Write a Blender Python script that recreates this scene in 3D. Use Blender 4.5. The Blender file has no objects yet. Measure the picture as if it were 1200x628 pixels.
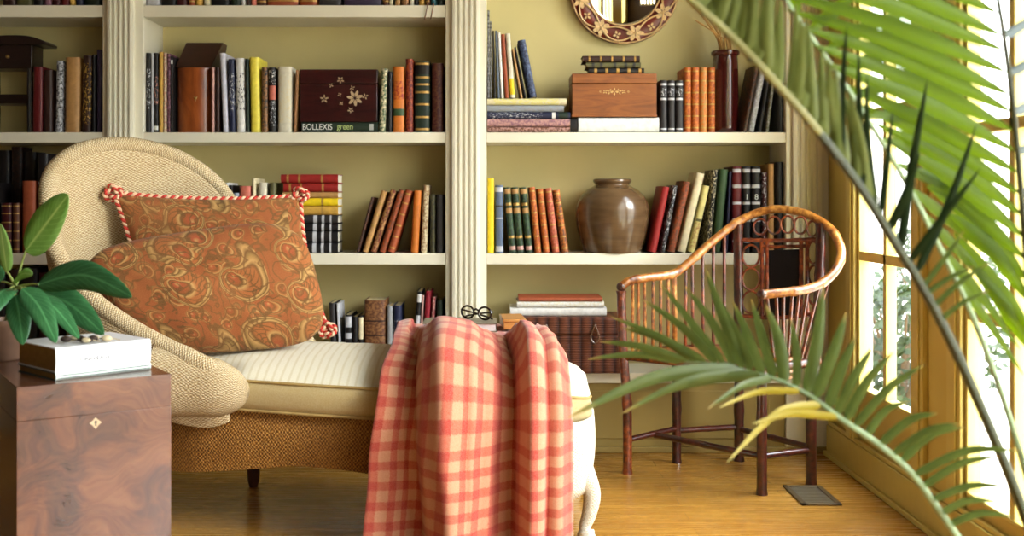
import bpy, bmesh, math, random
from mathutils import Vector, Matrix, noise
random.seed(7)
SC = bpy.context.scene
COL = SC.collection
PI = math.pi

# ------------------------------------------------------------------ camera model
F, CX, CY, H = 1290.0, 575.0, 232.0, 0.97     # focal length in pixels, principal point, eye height


def P(px, py, Y):
    return Vector(((px - CX) * Y / F, Y, H - (py - CY) * Y / F))


def L(c):
    c = c / 255.0
    return c / 12.92 if c <= 0.04045 else ((c + 0.055) / 1.055) ** 2.4


def rgb(r, g, b):
    return (L(r), L(g), L(b), 1.0)


# ------------------------------------------------------------------ materials
MATS = {}


class N:
    """small node helper"""

    def __init__(self, name):
        self.m = bpy.data.materials.new(name)
        self.m.use_nodes = True
        self.t = self.m.node_tree
        self.t.nodes.clear()
        self.out = self.add('ShaderNodeOutputMaterial')

    def add(self, typ, **kw):
        n = self.t.nodes.new(typ)
        for k, v in kw.items():
            setattr(n, k, v)
        return n

    def link(self, a, b):
        self.t.links.new(a, b)

    def coord(self, kind='Object'):
        return self.add('ShaderNodeTexCoord').outputs[kind]

    def mapping(self, vec, scale=(1, 1, 1), loc=(0, 0, 0), rot=(0, 0, 0)):
        n = self.add('ShaderNodeMapping')
        n.inputs['Scale'].default_value = scale
        n.inputs['Location'].default_value = loc
        n.inputs['Rotation'].default_value = rot
        self.link(vec, n.inputs['Vector'])
        return n.outputs[0]

    def noise(self, vec, scale, detail=4, rough=0.55, dist=0.0, out='Fac'):
        n = self.add('ShaderNodeTexNoise')
        n.inputs['Scale'].default_value = scale
        n.inputs['Detail'].default_value = detail
        n.inputs['Roughness'].default_value = rough
        n.inputs['Distortion'].default_value = dist
        if vec is not None:
            self.link(vec, n.inputs['Vector'])
        return n.outputs[out]

    def ramp(self, fac, stops, interp='LINEAR'):
        n = self.add('ShaderNodeValToRGB')
        n.color_ramp.interpolation = interp
        el = n.color_ramp.elements
        while len(el) < len(stops):
            el.new(0.5)
        for e, (p, c) in zip(el, stops):
            e.position = p
            e.color = c
        self.link(fac, n.inputs[0])
        return n.outputs[0]

    def math(self, op, a, b=None, c=None):
        n = self.add('ShaderNodeMath', operation=op)
        for i, v in enumerate((a, b, c)):
            if v is None:
                continue
            if isinstance(v, (int, float)):
                n.inputs[i].default_value = v
            else:
                self.link(v, n.inputs[i])
        return n.outputs[0]

    def mix(self, fac, a, b, blend='MIX'):
        n = self.add('ShaderNodeMix', data_type='RGBA', blend_type=blend)
        for sock, v in ((n.inputs[0], fac), (n.inputs[6], a), (n.inputs[7], b)):
            if isinstance(v, (int, float, tuple)):
                sock.default_value = v
            else:
                self.link(v, sock)
        return n.outputs[2]

    def sep(self, vec):
        n = self.add('ShaderNodeSeparateXYZ')
        self.link(vec, n.inputs[0])
        return n.outputs

    def bump(self, h, strength=0.3, dist=0.01):
        n = self.add('ShaderNodeBump')
        n.inputs['Strength'].default_value = strength
        n.inputs['Distance'].default_value = dist
        self.link(h, n.inputs['Height'])
        return n.outputs[0]

    def bsdf(self, color, rough=0.5, spec=0.5, normal=None, metal=0.0, coat=0.0, sheen=0.0, coat_rough=0.1):
        b = self.add('ShaderNodeBsdfPrincipled')
        for k, v in (('Base Color', color), ('Roughness', rough)):
            if isinstance(v, (int, float, tuple)):
                b.inputs[k].default_value = v
            else:
                self.link(v, b.inputs[k])
        b.inputs['Specular IOR Level'].default_value = spec
        b.inputs['Metallic'].default_value = metal
        b.inputs['Coat Weight'].default_value = coat
        b.inputs['Coat Roughness'].default_value = coat_rough
        b.inputs['Sheen Weight'].default_value = sheen
        if normal is not None:
            self.link(normal, b.inputs['Normal'])
        self.b = b
        return b

    def done(self, shader=None):
        s = shader if shader is not None else self.b
        self.link(s.outputs[0], self.out.inputs[0])
        return self.m


def simple(name, col, rough=0.5, spec=0.5, metal=0.0, coat=0.0, var=0.12, scale=30, bump=0.0, bscale=120):
    """plain material with a little procedural variation"""
    if name in MATS:
        return MATS[name]
    n = N(name)
    co = n.coord()
    f = n.noise(co, scale, 3)
    dk = tuple(c * (1 - var) for c in col[:3]) + (1,)
    lt = tuple(min(1, c * (1 + var)) for c in col[:3]) + (1,)
    c = n.ramp(f, [(0.3, dk), (0.7, lt)])
    nm = n.bump(n.noise(co, bscale, 2), bump, 0.002) if bump else None
    n.bsdf(c, rough, spec, nm, metal, coat)
    MATS[name] = n.done()
    return MATS[name]


def two_tone(name, a, b, scale=60, stretch=(1, 1, 1), lo=0.45, hi=0.55, rough=0.55, detail=3):
    if name in MATS:
        return MATS[name]
    n = N(name)
    co = n.mapping(n.coord(), stretch)
    f = n.noise(co, scale, detail, 0.6)
    n.bsdf(n.ramp(f, [(lo, a), (hi, b)]), rough, 0.4)
    MATS[name] = n.done()
    return MATS[name]


def wood(name, a, b, c=None, scale=(1, 8, 8), nscale=4, rough=0.35, coat=0.3, dist=1.5):
    if name in MATS:
        return MATS[name]
    n = N(name)
    co = n.mapping(n.coord(), scale)
    f = n.noise(co, nscale, 6, 0.6, dist)
    st = [(0.3, a), (0.7, b)] if c is None else [(0.25, a), (0.5, b), (0.75, c)]
    n.bsdf(n.ramp(f, st), rough, 0.5, n.bump(f, 0.08, 0.004), 0, coat)
    MATS[name] = n.done()
    return MATS[name]


CREAM = simple('cream_paint', rgb(243, 236, 212), 0.38, 0.45, var=0.03, scale=6)
BACKP = simple('olive_cream_back_paint', rgb(216, 200, 140), 0.5, 0.3, var=0.04, scale=3)
PLINTH = simple('olive_plinth_shaded', rgb(164, 140, 78), 0.5, 0.3, var=0.04, scale=3)  # darker than the back panels: the chair's shade put into the colour
TAN = simple('tan_wall_paint', rgb(216, 192, 104), 0.5, 0.35, var=0.04, scale=4)
CEIL = simple('ceiling_paint', rgb(120, 108, 86), 0.8, 0.2, var=0.02)  # unseen ceiling kept dark to limit bounced light
DIMWALL = simple('dark_unseen_wall', rgb(70, 50, 34), 0.5, 0.3, var=0.15, scale=3)  # unseen walls darkened to cut bounced light in the room
SASH = simple('sash_paint', rgb(220, 200, 112), 0.4, 0.4, var=0.03)
BLACKM = simple('black_lacquer', rgb(18, 14, 12), 0.4, 0.5, var=0.2)
BLACKP = simple('matt_black', rgb(16, 10, 8), 0.8, 0.2)
BRASS = simple('aged_brass', rgb(150, 120, 70), 0.35, 0.5, metal=0.9)
GOLD = simple('gilt', rgb(190, 150, 80), 0.4, 0.5, metal=0.5, var=0.3, scale=200)
PAGES = simple('page_edges', rgb(214, 196, 150), 0.8, 0.2, var=0.15, scale=80)
WPAGES = simple('white_page_edges', rgb(235, 228, 210), 0.8, 0.2, var=0.08, scale=80)
DPAGES = simple('browned_page_edges', rgb(150, 118, 64), 0.8, 0.2, var=0.15, scale=80)


def m_floor():
    n = N('oak_plank_floor')
    co = n.coord()
    br = n.add('ShaderNodeTexBrick')
    br.offset = 0.37
    br.inputs['Color1'].default_value = (0, 0, 0, 1)
    br.inputs['Color2'].default_value = (1, 1, 1, 1)
    br.inputs['Mortar'].default_value = (0.5, 0.5, 0.5, 1)
    br.inputs['Scale'].default_value = 1
    br.inputs['Mortar Size'].default_value = 0.0012
    br.inputs['Brick Width'].default_value = 0.95
    br.inputs['Row Height'].default_value = 0.083
    n.link(co, br.inputs['Vector'])
    gr = n.noise(n.mapping(co, (1.2, 26, 1)), 3, 6, 0.62, 0.8)
    fine = n.noise(n.mapping(co, (3, 160, 1)), 3, 3)
    base = n.ramp(br.outputs['Color'], [(0.0, rgb(160, 106, 30)), (0.5, rgb(182, 128, 40)), (1.0, rgb(196, 144, 52))])
    g = n.ramp(gr, [(0.30, rgb(108, 60, 12)), (0.5, rgb(174, 118, 32)), (0.7, rgb(208, 158, 62))])
    c = n.mix(0.5, base, g)
    c = n.mix(0.25, c, n.ramp(fine, [(0.3, rgb(150, 95, 40)), (0.7, rgb(225, 172, 95))]))
    c = n.mix(n.math('MULTIPLY', br.outputs['Fac'], 0.6), c, rgb(105, 62, 24))
    nm = n.bump(n.math('SUBTRACT', fine, br.outputs['Fac']), 0.06, 0.002)
    n.bsdf(c, n.ramp(gr, [(0, (0.2,) * 3 + (1,)), (1, (0.34,) * 3 + (1,))]), 0.5, nm, 0, 0.25, coat_rough=0.12)
    return n.done()


def m_weave(name, dark, mid, light, pu, pv, rough=0.6, bump=0.8):
    n = N(name)
    u, v, _ = n.sep(n.coord('UV'))
    jit = n.noise(n.coord(), 42, 3, 0.7)
    jit2 = n.noise(n.coord(), 110, 2, 0.7)
    uu = n.math('ADD', n.math('MULTIPLY', u, 2 * PI / pu), n.math('MULTIPLY', jit, 9.0))
    vv = n.math('ADD', n.math('MULTIPLY', v, 2 * PI / pv), n.math('MULTIPLY', jit2, 6.0))
    h = n.math('MULTIPLY_ADD', n.math('MULTIPLY', n.math('SINE', uu), n.math('SINE', vv)), 0.5, 0.5)
    fib = n.noise(n.coord(), 240, 2)
    big = n.noise(n.coord(), 10, 3)
    hh = n.math('ADD', n.math('MULTIPLY', h, 0.6), n.math('ADD', n.math('MULTIPLY', big, 0.25), n.math('MULTIPLY', fib, 0.22)))
    c = n.ramp(hh, [(0.2, dark), (0.5, mid), (0.85, light)])
    n.bsdf(c, rough, 0.3, n.bump(n.math('ADD', h, n.math('MULTIPLY', fib, 0.5)), bump, 0.0035))
    return n.done()


def m_check():
    n = N('coral_check_wool')
    u, v, _ = n.sep(n.coord('UV'))
    wob = n.noise(n.coord(), 200, 2)

    def band(x):
        s = n.math('SINE', n.math('ADD', n.math('MULTIPLY', x, 2 * PI / 0.054), n.math('MULTIPLY', wob, 0.7)))
        return n.ramp(s, [(-0.0, (0, 0, 0, 1)), (0.4, (1, 1, 1, 1))])
    a, b = band(u), band(v)
    sm = n.math('MULTIPLY', n.math('ADD', a, b), 0.5)
    c = n.ramp(sm, [(0.0, rgb(206, 146, 110)), (0.5, rgb(192, 92, 66)), (1.0, rgb(174, 42, 30))])
    fib = n.noise(n.coord(), 420, 2)
    c = n.mix(0.15, c, n.ramp(fib, [(0.3, rgb(190, 90, 70)), (0.7, rgb(250, 215, 190))]))
    n.bsdf(c, 0.9, 0.15, n.bump(fib, 0.25, 0.002), sheen=0.25)
    return n.done()


def m_paisley(name, seed, sc=5.4):
    n = N(name)
    co = n.mapping(n.coord('UV'), (1, 1, 0), (seed, seed * 0.7, 0))
    warp = n.noise(co, 5, 2, out='Color')
    va = n.add('ShaderNodeVectorMath', operation='MULTIPLY_ADD')
    n.link(warp, va.inputs[0])
    va.inputs[1].default_value = (0.06, 0.06, 0.0)
    n.link(co, va.inputs[2])
    cw = va.outputs[0]

    def drops(scale, swirl, r0, r1):
        vo = n.add('ShaderNodeTexVoronoi', voronoi_dimensions='2D')
        vo.inputs['Scale'].default_value = scale
        vo.inputs['Randomness'].default_value = 0.75
        n.link(cw, vo.inputs['Vector'])
        df = n.add('ShaderNodeVectorMath', operation='SUBTRACT')
        n.link(cw, df.inputs[0])
        n.link(vo.outputs['Position'], df.inputs[1])
        lx, ly, _ = n.sep(df.outputs[0])
        r = n.math('MULTIPLY', vo.outputs['Distance'], 1.0)
        cr_, _, _ = n.sep(vo.outputs['Color'])
        a = n.math('ADD', n.math('ARCTAN2', ly, lx), n.math('MULTIPLY', cr_, 6.283))
        a2 = n.math('ADD', a, n.math('MULTIPLY', r, swirl))
        R = n.math('MULTIPLY_ADD', n.math('COSINE', a2), r1, r0)
        return n.math('DIVIDE', r, R), a2
    A, B, O, G, T, R_ = rgb(156, 88, 46), rgb(138, 68, 36), rgb(78, 58, 30), rgb(120, 98, 54), rgb(188, 148, 90), rgb(160, 66, 42)
    s, a2 = drops(sc, 5.5, 0.42, 0.24)
    rings = n.ramp(n.math('MULTIPLY', s, 0.6), [(0.0, T), (0.06, R_), (0.13, B), (0.17, O), (0.20, T), (0.25, A), (0.37, A), (0.40, O), (0.43, T), (0.48, G), (0.50, O), (0.53, T), (0.57, O), (0.60, A), (0.78, B), (0.95, A)])
    hatch = n.ramp(n.math('SINE', n.math('MULTIPLY', a2, 13)), [(0.55, (0, 0, 0, 1)), (0.75, (1, 1, 1, 1))])
    zone = n.ramp(n.math('MULTIPLY', s, 0.6), [(0.22, (0, 0, 0, 1)), (0.26, (1, 1, 1, 1)), (0.36, (1, 1, 1, 1)), (0.38, (0, 0, 0, 1))])
    rings = n.mix(n.math('MULTIPLY', n.math('MULTIPLY', hatch, zone), 0.8), rings, O)
    s2, b2 = drops(sc * 2.6, 3.6, 0.36, 0.2)
    small = n.ramp(n.math('MULTIPLY', s2, 0.6), [(0.0, T), (0.1, R_), (0.2, B), (0.28, O), (0.34, A), (0.42, T), (0.46, O), (0.51, A), (0.58, G), (0.62, O), (0.66, A), (0.8, B)])
    outside = n.ramp(n.math('MULTIPLY', s, 0.6), [(0.57, (0, 0, 0, 1)), (0.62, (0.85, 0.85, 0.85, 1))])
    c = n.mix(outside, rings, small)
    con = n.math('SINE', n.math('MULTIPLY', n.noise(cw, 6.5, 3), 75))
    c = n.mix(n.ramp(con, [(0.6, (0, 0, 0, 1)), (0.88, (0.8, 0.8, 0.8, 1))]), c, O)
    patch = n.noise(co, 6, 2)
    c = n.mix(n.ramp(patch, [(0.4, (0, 0, 0, 1)), (0.7, (0.4, 0.4, 0.4, 1))]), c, rgb(150, 96, 54))
    wea = n.noise(n.coord('UV'), 420, 2)
    c = n.mix(0.2, c, n.ramp(wea, [(0.3, rgb(110, 70, 36)), (0.7, rgb(210, 150, 92))]))
    n.bsdf(c, 0.9, 0.15, n.bump(wea, 0.15, 0.001), sheen=0.08)
    return n.done()


def m_ticking():
    n = N('cream_ticking_fabric')
    u, v, _ = n.sep(n.coord('UV'))
    s = n.math('SINE', n.math('MULTIPLY', u, 2 * PI / 0.024))
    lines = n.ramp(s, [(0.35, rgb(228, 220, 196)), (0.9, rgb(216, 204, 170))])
    c = n.mix(n.ramp(v, [(0.0, (0, 0, 0, 1)), (0.004, (1, 1, 1, 1))]), rgb(182, 158, 104), lines)  # near boxing tinted darker than the top, its shade put into the colour
    fb = n.noise(n.coord(), 260, 2)
    c = n.mix(0.12, c, n.ramp(fb, [(0.3, rgb(190, 170, 120)), (0.7, rgb(250, 244, 225))]))
    n.bsdf(c, 0.85, 0.2, n.bump(fb, 0.15, 0.001), sheen=0.1)
    return n.done()


def m_leaf(name, base, edge, tip=None, trans=0.5, rough=0.4, vein=True, tstart=0.75, tcol=None):
    """leaf: u = across (0..1), v = along (0..1)"""
    n = N(name)
    u, v, _ = n.sep(n.coord('UV'))
    ctr = n.math('ABSOLUTE', n.math('SUBTRACT', u, 0.5))
    f = n.noise(n.coord(), 26, 3)
    c = n.mix(f, base, edge)
    if vein:
        c = n.mix(n.ramp(ctr, [(0.0, (0.8,) * 3 + (1,)), (0.06, (0, 0, 0, 1))]), c, tuple(min(1, x * 1.9) for x in edge[:3]) + (1,))
        w = n.math('SINE', n.math('MULTIPLY', n.math('ADD', v, n.math('MULTIPLY', ctr, -0.55)), 70))
        c = n.mix(n.ramp(w, [(0.8, (0, 0, 0, 1)), (1.0, (0.35,) * 3 + (1,))]), c, tuple(min(1, x * 1.6) for x in edge[:3]) + (1,))
    else:
        st = n.math('SINE', n.math('MULTIPLY', u, 30))
        c = n.mix(n.ramp(st, [(0.2, (0, 0, 0, 1)), (1.0, (0.3,) * 3 + (1,))]), c, tuple(x * 0.7 for x in base[:3]) + (1,))
    if tip is not None:
        c = n.mix(n.ramp(v, [(tstart, (0, 0, 0, 1)), (1.0, (1, 1, 1, 1))]), c, tip)
    b = n.bsdf(c, rough, 0.5)
    t = n.add('ShaderNodeBsdfTranslucent')
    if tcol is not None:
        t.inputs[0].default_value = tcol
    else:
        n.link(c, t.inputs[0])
    mx = n.add('ShaderNodeMixShader')
    mx.inputs[0].default_value = trans
    n.link(b.outputs[0], mx.inputs[1])
    n.link(t.outputs[0], mx.inputs[2])
    return n.done(mx)


def m_glass():
    n = N('window_glass')
    t = n.add('ShaderNodeBsdfTransparent')
    t.inputs[0].default_value = (0.97, 0.985, 0.98, 1)
    g = n.add('ShaderNodeBsdfGlossy')
    g.inputs['Roughness'].default_value = 0.02
    mx = n.add('ShaderNodeMixShader')
    mx.inputs[0].default_value = 0.06
    n.link(t.outputs[0], mx.inputs[1])
    n.link(g.outputs[0], mx.inputs[2])
    return n.done(mx)


def m_burl():
    n = N('polished_burl')
    co = n.coord()
    w = n.noise(co, 4.2, 2, 0.5, 0, 'Color')
    va = n.add('ShaderNodeVectorMath', operation='MULTIPLY_ADD')
    n.link(w, va.inputs[0])
    va.inputs[1].default_value = (0.5, 0.5, 0.5)
    n.link(co, va.inputs[2])
    f = n.noise(va.outputs[0], 4.5, 5, 0.6, 0.5)
    f2 = n.noise(n.mapping(va.outputs[0], (2, 2, 9), rot=(0.5, 0.3, 0.2)), 8, 4, 0.6, 0.5)
    c = n.ramp(f, [(0.3, rgb(36, 18, 16)), (0.45, rgb(74, 40, 30)), (0.58, rgb(112, 66, 42)), (0.72, rgb(132, 86, 56))])
    c = n.mix(0.18, c, n.ramp(f2, [(0.35, rgb(90, 50, 34)), (0.65, rgb(172, 116, 78))]))
    n.bsdf(c, 0.26, 0.6, None, 0, 0.7, coat_rough=0.2)
    return n.done()


def m_rattan(name, dark, mid, light, sc=55):
    n = N(name)
    co = n.coord()
    f = n.noise(co, sc, 4, 0.6)
    g = n.noise(co, 9, 2)
    h = n.math('ADD', n.math('MULTIPLY', f, 0.6), n.math('MULTIPLY', g, 0.4))
    n.bsdf(n.ramp(h, [(0.36, dark), (0.5, mid), (0.64, light)]), 0.3, 0.6, None, 0, 0.4)
    return n.done()


FLOORM = m_floor()
W_PALE = m_weave('pale_wicker', rgb(146, 112, 68), rgb(200, 174, 128), rgb(234, 220, 186), 0.014, 0.008)
W_SHADE = m_weave('shaded_wicker', rgb(66, 36, 10), rgb(142, 92, 34), rgb(192, 142, 70), 0.010, 0.012)  # apron weave, its shade put into a darker tone
W_SUN = m_weave('sunlit_wicker', rgb(190, 170, 130), rgb(238, 226, 198), rgb(250, 244, 228), 0.011, 0.009, bump=0.5)  # foot-end weave, sun glare put into a whiter tone
CHECK = m_check()
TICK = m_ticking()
PAIS1 = m_paisley('paisley_weave', 0.0)
PAIS2 = m_paisley('paisley_weave_back', 3.3)
GLASS = m_glass()
BURL = m_burl()
RAT_R = m_rattan('burnt_rattan', rgb(40, 12, 6), rgb(100, 38, 16), rgb(160, 78, 34))
RAT_G = m_rattan('honey_rattan', rgb(90, 42, 10), rgb(164, 98, 34), rgb(220, 158, 76))
RAT_D = m_rattan('dark_rattan', rgb(28, 8, 6), rgb(62, 20, 14), rgb(94, 36, 22))
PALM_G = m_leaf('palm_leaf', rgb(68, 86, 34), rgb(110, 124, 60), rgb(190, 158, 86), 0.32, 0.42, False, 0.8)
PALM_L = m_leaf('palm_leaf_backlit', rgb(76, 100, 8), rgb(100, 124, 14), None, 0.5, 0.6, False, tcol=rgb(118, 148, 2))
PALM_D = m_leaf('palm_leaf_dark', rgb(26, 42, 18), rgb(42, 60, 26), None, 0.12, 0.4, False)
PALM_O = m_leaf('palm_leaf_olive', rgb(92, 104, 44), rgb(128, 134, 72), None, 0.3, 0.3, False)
STEM_D = simple('palm_stem_dark', rgb(46, 52, 26), 0.45, 0.5, var=0.3)
STEM_G = simple('palm_stem_pale', rgb(138, 158, 118), 0.45, 0.5, var=0.3)
LEAF_B = m_leaf('broad_leaf', rgb(40, 94, 54), rgb(78, 136, 84), None, 0.2, 0.25)
LEAF_L = m_leaf('broad_leaf_young', rgb(126, 180, 84), rgb(184, 222, 136), None, 0.45, 0.28)


# ------------------------------------------------------------------ mesh helpers
class MB:
    def __init__(self):
        self.v, self.f, self.mi, self.uv = [], [], [], {}

    def vert(self, p, uv=None):
        self.v.append(tuple(p))
        if uv is not None:
            self.uv[len(self.v) - 1] = uv
        return len(self.v) - 1

    def face(self, ids, m=0):
        self.f.append(tuple(ids))
        self.mi.append(m)

    def box(self, a, b, m=0):
        (x0, y0, z0), (x1, y1, z1) = a, b
        i = [self.vert(p) for p in ((x0, y0, z0), (x1, y0, z0), (x1, y1, z0), (x0, y1, z0), (x0, y0, z1), (x1, y0, z1), (x1, y1, z1), (x0, y1, z1))]
        for q in ((0, 3, 2, 1), (4, 5, 6, 7), (0, 1, 5, 4), (1, 2, 6, 5), (2, 3, 7, 6), (3, 0, 4, 7)):
            self.face([i[k] for k in q], m)

    def grid(self, rows, uvs=None, m=0, closed=False):
        ids = [[self.vert(p, uvs[i][j] if uvs else None) for j, p in enumerate(r)] for i, r in enumerate(rows)]
        for i in range(len(rows) - 1):
            n = len(rows[i])
            for j in range(n if closed else n - 1):
                k = (j + 1) % n
                self.face((ids[i][j], ids[i][k], ids[i + 1][k], ids[i + 1][j]), m)
        return ids

    def tube(self, pts, r, seg=8, m=0, caps=True):
        pts = [Vector(p) for p in pts]
        rs = r if isinstance(r, (list, tuple)) else [r] * len(pts)
        up = None
        rows, uvs, dist = [], [], 0.0
        for i, p in enumerate(pts):
            t = (pts[min(i + 1, len(pts) - 1)] - pts[max(i - 1, 0)])
            if t.length < 1e-9:
                t = Vector((0, 0, 1))
            t.normalize()
            if up is None:
                up = Vector((0, 0, 1)) if abs(t.z) < 0.9 else Vector((1, 0, 0))
            s = t.cross(up)
            if s.length < 1e-6:
                s = t.orthogonal()
            s.normalize()
            up = s.cross(t).normalized()
            if i:
                dist += (p - pts[i - 1]).length
            rows.append([p + (s * math.cos(2 * PI * k / seg) + up * math.sin(2 * PI * k / seg)) * rs[i] for k in range(seg)])
            uvs.append([(2 * PI * rs[i] * k / seg, dist) for k in range(seg)])
        ids = self.grid(rows, uvs, m, True)
        if caps:
            self.face(list(reversed(ids[0])), m)
            self.face(ids[-1], m)

    def lathe(self, prof, seg=32, c=(0, 0, 0), m=0, axis='z'):
        rows = []
        for r, z in prof:
            row = []
            for k in range(seg):
                a = 2 * PI * k / seg
                q = (r * math.cos(a), r * math.sin(a), z) if axis == 'z' else (r * math.cos(a), z, r * math.sin(a))
                row.append((c[0] + q[0], c[1] + q[1], c[2] + q[2]))
            rows.append(row)
        ids = self.grid(rows, None, m, True)
        if prof[0][0] > 1e-5:
            self.face(list(reversed(ids[0])), m)
        if prof[-1][0] > 1e-5:
            self.face(ids[-1], m)

    def blob(self, c, r, seg=10, rings=6, sq=(1, 1, 1), m=0):
        rows = []
        for i in range(rings + 1):
            a = -PI / 2 + PI * i / rings
            rows.append([(c[0] + sq[0] * r * max(math.cos(a), 1e-3) * math.cos(2 * PI * k / seg), c[1] + sq[1] * r * max(math.cos(a), 1e-3) * math.sin(2 * PI * k / seg), c[2] + sq[2] * r * math.sin(a)) for k in range(seg)])
        ids = self.grid(rows, None, m, True)
        self.face(list(reversed(ids[0])), m)
        self.face(ids[-1], m)

    def build(self, name, mats, parent=None, smooth=True, sharp=38, bevel=0, loc=None, solid=0, offset=0, subsurf=0, fix=True):
        me = bpy.data.meshes.new(name)
        vs = self.v
        if loc is not None:
            vs = [(a - loc[0], b - loc[1], c - loc[2]) for a, b, c in vs]
        me.from_pydata(vs, [], self.f)
        for mt in (mats if isinstance(mats, (list, tuple)) else [mats]):
            me.materials.append(mt)
        for p, k in zip(me.polygons, self.mi):
            p.material_index = k
        if self.uv:
            lay = me.uv_layers.new(name='UVMap')
            for lp in me.loops:
                if lp.vertex_index in self.uv:
                    lay.data[lp.index].uv = self.uv[lp.vertex_index]
        bm = bmesh.new()
        bm.from_mesh(me)
        if fix:
            bmesh.ops.recalc_face_normals(bm, faces=bm.faces)
        if smooth:
            for f in bm.faces:
                f.smooth = True
            lim = math.radians(sharp)
            for e in bm.edges:
                if len(e.link_faces) == 2 and e.calc_face_angle(0) > lim:
                    e.smooth = False
        bm.to_mesh(me)
        bm.free()
        o = bpy.data.objects.new(name, me)
        COL.objects.link(o)
        if loc is not None:
            o.location = loc
        if parent is not None:
            o.parent = parent
        if solid:
            md = o.modifiers.new('thickness', 'SOLIDIFY')
            md.thickness = solid
            md.offset = offset
        if bevel:
            md = o.modifiers.new('edges', 'BEVEL')
            md.width = bevel
            md.segments = 2
            md.limit_method = 'ANGLE'
        if subsurf:
            md = o.modifiers.new('smooth', 'SUBSURF')
            md.levels = md.render_levels = subsurf
        return o


def tag(o, label, cat, group=None, kind=None):
    o['label'] = label
    o['category'] = cat
    if group:
        o['group'] = group
    if kind:
        o['kind'] = kind
    return o


def thing(name, label, cat, loc=(0, 0, 0), group=None):
    o = bpy.data.objects.new(name, None)
    o.empty_display_size = 0.05
    COL.objects.link(o)
    o.location = loc
    return tag(o, label, cat, group)


def struct(o):
    o['kind'] = 'structure'
    return o


def interp(x, pts):
    if x <= pts[0][0]:
        return pts[0][1]
    for (a, va), (b, vb) in zip(pts, pts[1:]):
        if x <= b:
            t = (x - a) / (b - a)
            t = t * t * (3 - 2 * t)
            return va + (vb - va) * t
    return pts[-1][1]


def lerp_list(x, pts):
    for (a, va), (b, vb) in zip(pts, pts[1:]):
        if x <= b:
            t = (x - a) / (b - a)
            return va + (vb - va) * max(0, t)
    return pts[-1][1]


def catmull(pts, n=6):
    pts = [Vector(p) for p in pts]
    out = []
    for i in range(len(pts) - 1):
        p0, p1, p2, p3 = pts[max(i - 1, 0)], pts[i], pts[i + 1], pts[min(i + 2, len(pts) - 1)]
        for k in range(n):
            t = k / n
            out.append(0.5 * ((2 * p1) + (p2 - p0) * t + (2 * p0 - 5 * p1 + 4 * p2 - p3) * t * t + (3 * p1 - p0 - 3 * p2 + p3) * t ** 3))
    out.append(pts[-1])
    return out


def text_mesh(name, s, size, mat, parent, extrude=0.0003, align='LEFT'):
    cu = bpy.data.curves.new(name, 'FONT')
    cu.body = s
    cu.size = size
    cu.extrude = extrude
    cu.align_x = align
    tmp = bpy.data.objects.new(name + '_tmp', cu)
    COL.objects.link(tmp)
    dg = bpy.context.evaluated_depsgraph_get()
    me = bpy.data.meshes.new_from_object(tmp.evaluated_get(dg))
    bpy.data.objects.remove(tmp)
    bpy.data.curves.remove(cu)
    me.materials.clear()
    me.materials.append(mat)
    o = bpy.data.objects.new(name, me)
    COL.objects.link(o)
    o.parent = parent
    return o


# ------------------------------------------------------------------ room shell
FY = 4.2          # bookcase front plane
BY = 4.45         # face of its back panels
WX = 1.29         # inner face of the window wall


def bx(px):
    return (px - CX) * FY / F


def bz(py):
    return H - (py - CY) * FY / F


XL, YB, ZC = -2.62, -2.7, 2.62
m = MB()
m.box((XL - 0.12, YB - 0.12, -0.06), (WX + 0.16, 4.62, 0.0))
struct(m.build('floor', FLOORM, smooth=False))
m = MB()
m.box((XL - 0.12, YB - 0.12, ZC), (WX + 0.16, 4.62, ZC + 0.1))
struct(m.build('ceiling', CEIL, smooth=False))
m = MB()
m.box((XL - 0.12, 4.5, 0), (WX + 0.16, 4.62, ZC))
struct(m.build('wall_back', TAN, smooth=False))
m = MB()
m.box((XL - 0.12, YB, 0), (XL, 4.5, ZC))
struct(m.build('wall_left', DIMWALL, smooth=False))
# wall behind the camera, with a wide window opening
WF = (0.5, 0.95, 0.6, 2.1)
m = MB()
m.box((XL - 0.12, YB - 0.12, 0), (WX + 0.16, YB, WF[2]))
m.box((XL - 0.12, YB - 0.12, WF[3]), (WX + 0.16, YB, ZC))
m.box((XL - 0.12, YB - 0.12, WF[2]), (WF[0], YB, WF[3]))
m.box((WF[1], YB - 0.12, WF[2]), (WX + 0.16, YB, WF[3]))
struct(m.build('wall_front', DIMWALL, smooth=False))

# right wall: openings along Y as (y0, y1, z0, z1)
OPEN = [(3.343, 3.85, 0.30, 2.5), (2.455, 2.98, 0.165, 2.5), (1.55, 2.25, 0.165, 2.5), (0.70, 1.45, 0.165, 2.5), (-0.2, 0.55, 0.165, 2.5), (-2.1, -1.4, 0.165, 2.5)]
m = MB()
ys = sorted(OPEN)
edge = YB
for (a, b, z0, z1) in ys:
    m.box((WX, edge, 0), (WX + 0.04, a, ZC))
    m.box((WX, a, 0), (WX + 0.04, b, z0))
    m.box((WX, a, z1), (WX + 0.04, b, ZC))
    edge = b
m.box((WX, edge, 0), (WX + 0.04, 4.5, ZC))
struct(m.build('wall_right', TAN, smooth=False))


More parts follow.
